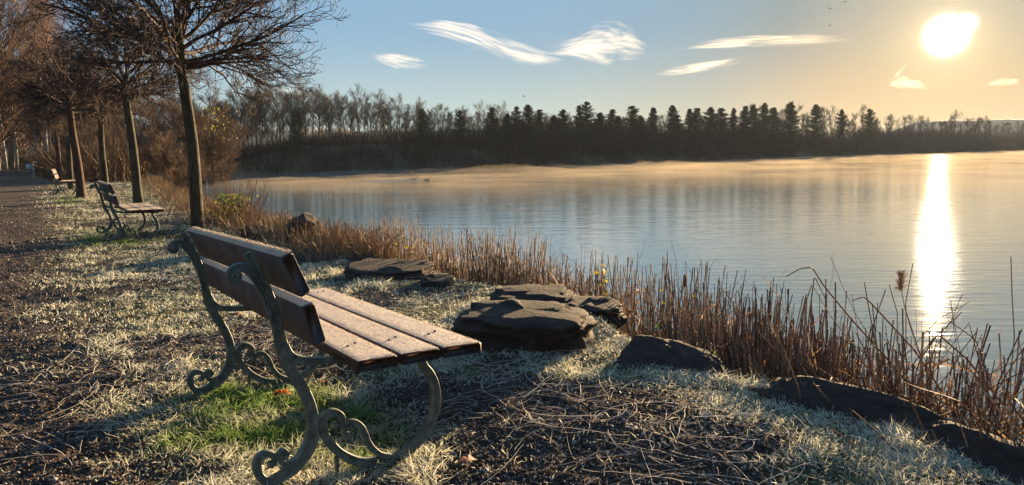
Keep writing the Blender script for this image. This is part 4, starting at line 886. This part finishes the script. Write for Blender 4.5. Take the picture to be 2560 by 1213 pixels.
# ---------------------------------------------------------------- waste bin, walker
def box(G, x0, x1, y0, y1, z0, z1, bev=.01):
    V = []
    for z, s in ((z0, bev), (z0+bev, 0), (z1-bev, 0), (z1, bev)):
        V += [(x0+s+(bev if 1 else 0), y0+s, z), (x1-s-bev, y0+s, z), (x1-s, y0+s+bev, z), (x1-s, y1-s-bev, z), (x1-s-bev, y1-s, z), (x0+s+bev, y1-s, z), (x0+s, y1-s-bev, z), (x0+s, y0+s+bev, z)]
    i = np.arange(32).reshape(4, 8); nx_ = np.roll(i, -1, 1); G.add(V, [np.stack([i[:-1], nx_[:-1], nx_[1:], i[1:]], -1).reshape(-1, 4), i[:1, ::-1], i[-1:]])
MAT['zinc'] = simple('galvanised_sheet', (.3, .33, .36), (.42, .45, .48), 20, .4, .1, .002, metal=.4); MAT['darkmetal'] = simple('dark_lid', (.04, .045, .05), (.07, .075, .08), 20, .5, .1, .002)
p = gp(85, 443); e = empty('waste_bin', p, rad(12)); tag(e, 'grey metal waste bin on a post beside the path beyond the third bench', 'waste bin')
G = Geo(); box(G, -.40, -.06, -.17, .17, .38, .93); G.build('bin_body', MAT['zinc'], e); G = Geo(); box(G, -.42, -.055, -.19, .19, .933, .98); G.build('lid', MAT['darkmetal'], e); G = Geo(); box(G, -.05, .05, -.05, .05, -.1, 1.03); G.build('post', MAT['pale'], e)
# distant walker
p = gp(57, 426); me = bpy.data.meshes.new('person')
jt = [((0, 0, .95), .15), ((0, 0, 1.15), .14), ((0, .02, 1.38), .18), ((0, .02, 1.5), .07), ((0, .04, 1.62), .095), ((0, .04, 1.72), .085), ((-.1, 0, .88), .09), ((-.12, .12, .5), .065), ((-.12, .16, .08), .05), ((-.12, .28, .03), .04),
      ((.1, 0, .88), .09), ((.12, -.04, .5), .065), ((.12, -.2, .1), .05), ((.12, -.1, .03), .04), ((-.2, .02, 1.38), .07), ((-.26, -.06, 1.1), .05), ((-.25, .04, .86), .04), ((.2, .02, 1.38), .07), ((.26, .08, 1.1), .05), ((.25, .2, .9), .04)]
ed = [(0, 1), (1, 2), (2, 3), (3, 4), (4, 5), (0, 6), (6, 7), (7, 8), (8, 9), (0, 10), (10, 11), (11, 12), (12, 13), (2, 14), (14, 15), (15, 16), (2, 17), (17, 18), (18, 19)]
me.from_pydata([j[0] for j in jt], ed, []); m, n, o = mat_new('dark_walking_clothes'); t = n.nodes.new('ShaderNodeTexCoord'); sx = n.nodes.new('ShaderNodeSeparateXYZ'); n.links.new(t.outputs['Object'], sx.inputs[0])
gtn = n.nodes.new('ShaderNodeMath'); gtn.operation = 'GREATER_THAN'; gtn.inputs[1].default_value = 1.53; n.links.new(sx.outputs[2], gtn.inputs[0]); pbsdf(n, o, mix(n, gtn.outputs[0], (.012, .012, .016), (.2, .12, .09)), .8); me.materials.append(m)
po = bpy.data.objects.new('person', me); COL.objects.link(po); sk = po.modifiers.new('skin', 'SKIN'); ss = po.modifiers.new('sub', 'SUBSURF'); ss.levels = 1; ss.render_levels = 2
for v_, (_, r_) in zip(me.skin_vertices[0].data, jt): v_.radius = (r_, r_*.8)
me.skin_vertices[0].data[0].use_root = True
po.location = (p[0], p[1], p[2]); po.rotation_euler = (0, 0, rad(35)); tag(po, 'tiny person in dark clothes walking at the far end of the path', 'person')

# ---------------------------------------------------------------- birds
MAT['bird'] = simple('dark_plumage', (.05, .045, .04), (.1, .09, .08), 20, .8, .1, .01)
def gull(px, py, D, label, bank=0., span=1.2, yaw=.3):
    G = Geo(); t = np.linspace(-1, 1, 13); V, f, c = tubes(np.array([[[0, y*.22, .0] for y in np.linspace(-1, 1, 9)]]), np.array([[.005, .03, .05, .06, .06, .05, .04, .03, .01]]), 8); G.add(V, f)
    s = np.abs(t); zc = .16*np.sin(s*2.2)-.1*s**2; lead = .07-.16*s**1.5; ch = .15*(1-s**2.2)+.015; W_ = []
    for k in range(13): W_ += [(t[k]*span/2, lead[k], zc[k]+.012), (t[k]*span/2, lead[k]-ch[k], zc[k]), (t[k]*span/2, lead[k]-ch[k]*.5, zc[k]-.01)]
    i = np.arange(39).reshape(13, 3); G.add(W_, [np.concatenate([np.stack([i[:-1, a], i[1:, a], i[1:, b], i[:-1, b]], -1) for a, b in ((0, 1), (1, 2), (2, 0))])])
    G.add([(-.03, -.2, 0), (.03, -.2, 0), (.07, -.33, 0), (-.07, -.33, 0), (0, -.25, .01)], [np.array([[0, 1, 4], [1, 2, 4], [2, 3, 4], [3, 0, 4]])])
    ob = G.build('bird', MAT['bird'], smooth=True); p = at(px, py, D); ob.location = tuple(p); ob.rotation_euler = (.1, bank, yaw); tag(ob, label, 'bird', 'birds in flight')
gull(2075, 22, 120, 'bird with raised wings, middle of the three near the top right of the sky', .1)
gull(2112, 5, 118, 'bird cut by the top edge of the photo', -.2)
gull(2075, 64, 125, 'lowest of the three birds in the sky left of the sun', .05)
gull(1308, 241, 150, 'lone small bird low over the far treeline', .5, 1., 1.1)
def duck(px, py, label):
    p = ground(px, py, WATER); G = Geo(); V, f, c = tubes(np.array([[[x, 0, z] for x, z in ((-.24, .12), (-.18, .08), (-.08, .05), (.05, .05), (.14, .07), (.19, .15), (.21, .22), (.25, .25), (.30, .24))]]), np.array([[.015, .06, .09, .095, .07, .035, .038, .035, .012]]), 8, cap=True); G.add(V, f)
    ob = G.build('duck', MAT['bird'], smooth=True); ob.location = (p[0], p[1], WATER); ob.rotation_euler = (0, 0, .2); tag(ob, label, 'duck', 'ducks on the lake')
duck(1035, 450, 'dark duck swimming with a wake, left of the two'); duck(1068, 452, 'dark duck swimming far out, right of the two')
MAT['foam'] = simple('ruffled_water', (.45, .45, .45), (.6, .6, .6), 4, .4, .2, .01)
G = Geo()
for (xa, ya, xb, yb) in ((870, 456, 1030, 451), (900, 453, 1034, 450.5), (985, 452.5, 1066, 452)):
    A_ = ground(xa, ya, WATER); B_ = ground(xb, yb, WATER); t = np.linspace(0, 1, 20)[:, None]; P = A_+(B_-A_)*t; P[:, 1] += .15*np.sin(t[:, 0]*9); P[:, 2] = WATER+.004; V, f, c = tubes(P[None], (.016*np.sin(t[:, 0]*math.pi)**.5+.003)[None], 4); G.add(V, f)
tag(G.build('wake', MAT['foam'], smooth=True), 'thin pale wake lines trailing behind the ducks on the lake', 'wake', kind='stuff')

# ---------------------------------------------------------------- clouds, far off and very high
print('clouds')
m, n, o = mat_new('ice_cloud'); a = n.nodes.new('ShaderNodeAttribute'); a.attribute_name = 'tone'; sp = n.nodes.new('ShaderNodeSeparateColor'); n.links.new(a.outputs['Color'], sp.inputs[0])
d1 = n.nodes.new('ShaderNodeBsdfDiffuse'); d1.inputs[0].default_value = (.98, .93, .84, 1); t1 = n.nodes.new('ShaderNodeBsdfTranslucent'); t1.inputs[0].default_value = (.98, .95, .9, 1)
x1 = n.nodes.new('ShaderNodeMixShader'); x1.inputs[0].default_value = .92; n.links.new(d1.outputs[0], x1.inputs[1]); n.links.new(t1.outputs[0], x1.inputs[2])
tr = n.nodes.new('ShaderNodeBsdfTransparent'); x2 = n.nodes.new('ShaderNodeMixShader'); n.links.new(sp.outputs[0], x2.inputs[0]); n.links.new(tr.outputs[0], x2.inputs[1]); n.links.new(x1.outputs[0], x2.inputs[2]); n.links.new(x2.outputs[0], o.inputs['Surface'])
MAT['cloud'] = m
def cloud(line, widths, amp, seed, label, name='cloud', grp=None, D=9000, streak=(3, 14)):
    """a curved, tilted sheet of ice cloud following a line across the sky; alpha fades out at its rim and in streaks"""
    L = np.array(line, float); nu, nv = 200, 60; s = np.linspace(0, 1, len(L)); u = np.linspace(0, 1, nu); cx = np.interp(u, s, L[:, 0]); cy = np.interp(u, s, L[:, 1]); w = np.interp(u, np.linspace(0, 1, len(widths)), widths)
    for _ in range(6): cy = np.convolve(np.pad(cy, 4, 'edge'), np.ones(9)/9, 'valid'); w = np.convolve(np.pad(w, 4, 'edge'), np.ones(9)/9, 'valid')
    v = np.linspace(-1, 1, nv); P = np.zeros((nv, nu, 3)); al = np.zeros((nv, nu))
    for j in range(nv):
        for i in range(nu): P[j, i] = at(cx[i], cy[i]+v[j]*w[i], D*(1+.7*w[i]/F*v[j]+.004*math.sin(u[i]*7+v[j]*2)))
    uu, vv = np.meshgrid(u, v); q = np.stack([uu*streak[0]+vv*.8, vv*streak[1]*.25+uu*1.2], -1).reshape(-1, 2); nn = fbm(q*2.2+seed*5.3, 5, seed).reshape(vv.shape); n3 = fbm(q*np.array([1., 5])+seed, 4, seed+9).reshape(vv.shape)
    f1 = fbm(np.stack([uu*streak[0]*1.2, vv*2.2+uu*2], -1).reshape(-1, 2)+seed*2.7, 5, seed+31).reshape(vv.shape); f2_ = fbm(np.stack([uu*streak[0]*2.5+vv*1.2, vv*9-uu*4], -1).reshape(-1, 2)+seed, 5, seed+32).reshape(vv.shape)
    env = np.clip(1-vv**2, 0, 1)**.8*np.clip(np.minimum(uu, 1-uu)*5, 0, 1)**.8
    al = np.clip(amp*.28*sstep(.44, 1.35, env*.62+f1*.55+(f2_-.5)*.75-.02), 0, 1)*np.clip((1-np.abs(vv))*5, 0, 1)*np.clip(np.minimum(uu, 1-uu)*12, 0, 1)
    i = np.arange(nu*nv).reshape(nv, nu); Fc = np.stack([i[:-1, :-1], i[:-1, 1:], i[1:, 1:], i[1:, :-1]], -1).reshape(-1, 4)
    c0 = P.mean((0, 1)); ob = mesh_np(name, (P-c0).reshape(-1, 3), [Fc], MAT['cloud'], smooth=True, col=np.repeat(al.reshape(-1, 1), 3, 1)); ob.location = tuple(c0)
    return tag(ob, label, 'cloud', grp)
cloud([(1010, 62), (1110, 70), (1190, 90), (1270, 125), (1350, 145), (1430, 152)], [12, 26, 36, 36, 24, 10], 1.1, 3, 'long wispy white cloud streak sloping down to the right in the blue sky')
cloud([(1360, 130), (1440, 115), (1510, 108), (1570, 110), (1640, 132)], [14, 34, 66, 56, 14], 1.1, 8, 'fan-shaped white cloud with a bulging top in the middle of the sky')
cloud([(920, 138), (990, 152), (1080, 162)], [9, 24, 12], .7, 12, 'small faint white cloud wisp left of the long streak')
cloud([(1700, 116), (1830, 106), (1960, 102), (2150, 95)], [8, 17, 19, 9], 1.1, 17, 'long flat cream cloud bar high above the right half of the treeline')
cloud([(1625, 187), (1740, 170), (1865, 148)], [7, 16, 7], 1.2, 21, 'short tapering cream cloud below the long flat bar')
cloud([(2215, 205), (2260, 208), (2325, 216)], [9, 22, 9], 1.4, 25, 'small golden cloud under the sun')
cloud([(2232, 194), (2250, 180), (2270, 160)], [5, 9, 5], 1.2, 26, 'tiny curled golden wisp just above the small golden cloud')
cloud([(2460, 211), (2510, 206), (2560, 204)], [6, 14, 7], 1.2, 29, 'small orange cloud near the right edge below the sun')
cloud([(640, 215), (740, 232), (860, 250)], [6, 16, 6], .35, 33, 'very faint cloud veil just above the bare far trees')
cloud([(1434, 231), (1460, 243), (1484, 258)], [1.5, 2.6, 1.5], 1.0, 37, 'short condensation trail above the tallest pine', 'contrail')
cloud([(2042, 181), (2058, 188), (2076, 196)], [1.2, 2, 1.2], .9, 38, 'tiny condensation trail left of the golden cloud', 'contrail')

# ---------------------------------------------------------------- mist lying on the water
aa = np.radians(np.linspace(-24, 44, 420)); rr_ = np.geomspace(9, 420, 360); A2, R2 = np.meshgrid(aa, rr_); q = np.stack([R2*np.sin(A2), R2*np.cos(A2)], -1).reshape(-1, 2)
dq = -sdpoly(LAKE, q)
wv = fbm(q*np.array([.16, .16])+3, 4, 101); wv2 = fbm(q*.55, 4, 102); w3 = fbm(q*.045, 2, 103)
thk = .62*sstep(.8, 14, dq)*sstep(.5, 9, dq)*sstep(18, 85, R2.ravel())*(.05+1.5*np.clip(wv-.36, 0, 1)*(.5+1.2*wv2)*(.5+1.2*w3)+1.1*np.clip(wv2-.56, 0, 1))
keepm = (thk > .012).reshape(A2.shape); n0, n1 = A2.shape; zt = WATER+.03+np.maximum(thk, .001)
Vt = np.concatenate([np.stack([q[:, 0], q[:, 1], zt], 1), np.stack([q[:, 0], q[:, 1], np.full(len(q), WATER+.028)], 1)]); i = np.arange(n0*n1).reshape(n0, n1); o_ = n0*n1
top = np.stack([i[:-1, :-1], i[:-1, 1:], i[1:, 1:], i[1:, :-1]], -1).reshape(-1, 4)
rim_ = np.concatenate([i[0, :], i[1:, -1], i[-1, -2::-1], i[-2:0:-1, 0]]); rn = np.roll(rim_, -1)
m, n, o = mat_new('lake_mist'); v = n.nodes.new('ShaderNodeVolumePrincipled'); v.inputs['Color'].default_value = (.74, .62, .44, 1); v.inputs['Density'].default_value = .027; v.inputs['Anisotropy'].default_value = .1; n.links.new(v.outputs[0], o.inputs['Volume'])
tag(mesh_np('mist', Vt, [top, top[:, ::-1]+o_, np.stack([rim_+o_, rn+o_, rn, rim_], 1)], m, smooth=False), 'thin golden morning mist drifting low over the lake', 'mist', kind='stuff')

# ---------------------------------------------------------------- air
m, n, o = mat_new('morning_haze'); v = n.nodes.new('ShaderNodeVolumePrincipled'); v.inputs['Color'].default_value = (.48, .55, .64, 1); v.inputs['Density'].default_value = .0002; v.inputs['Anisotropy'].default_value = .15; n.links.new(v.outputs[0], o.inputs['Volume'])
V = np.array([[x, y, z] for z in (-7, 56) for y in (-4700, 4700) for x in (-4700, 4700)], float); Fb = np.array([[0, 2, 3, 1], [4, 5, 7, 6], [0, 1, 5, 4], [1, 3, 7, 5], [3, 2, 6, 7], [2, 0, 4, 6]])
tag(mesh_np('haze', V, [Fb], m), kind='stuff')
print('done')
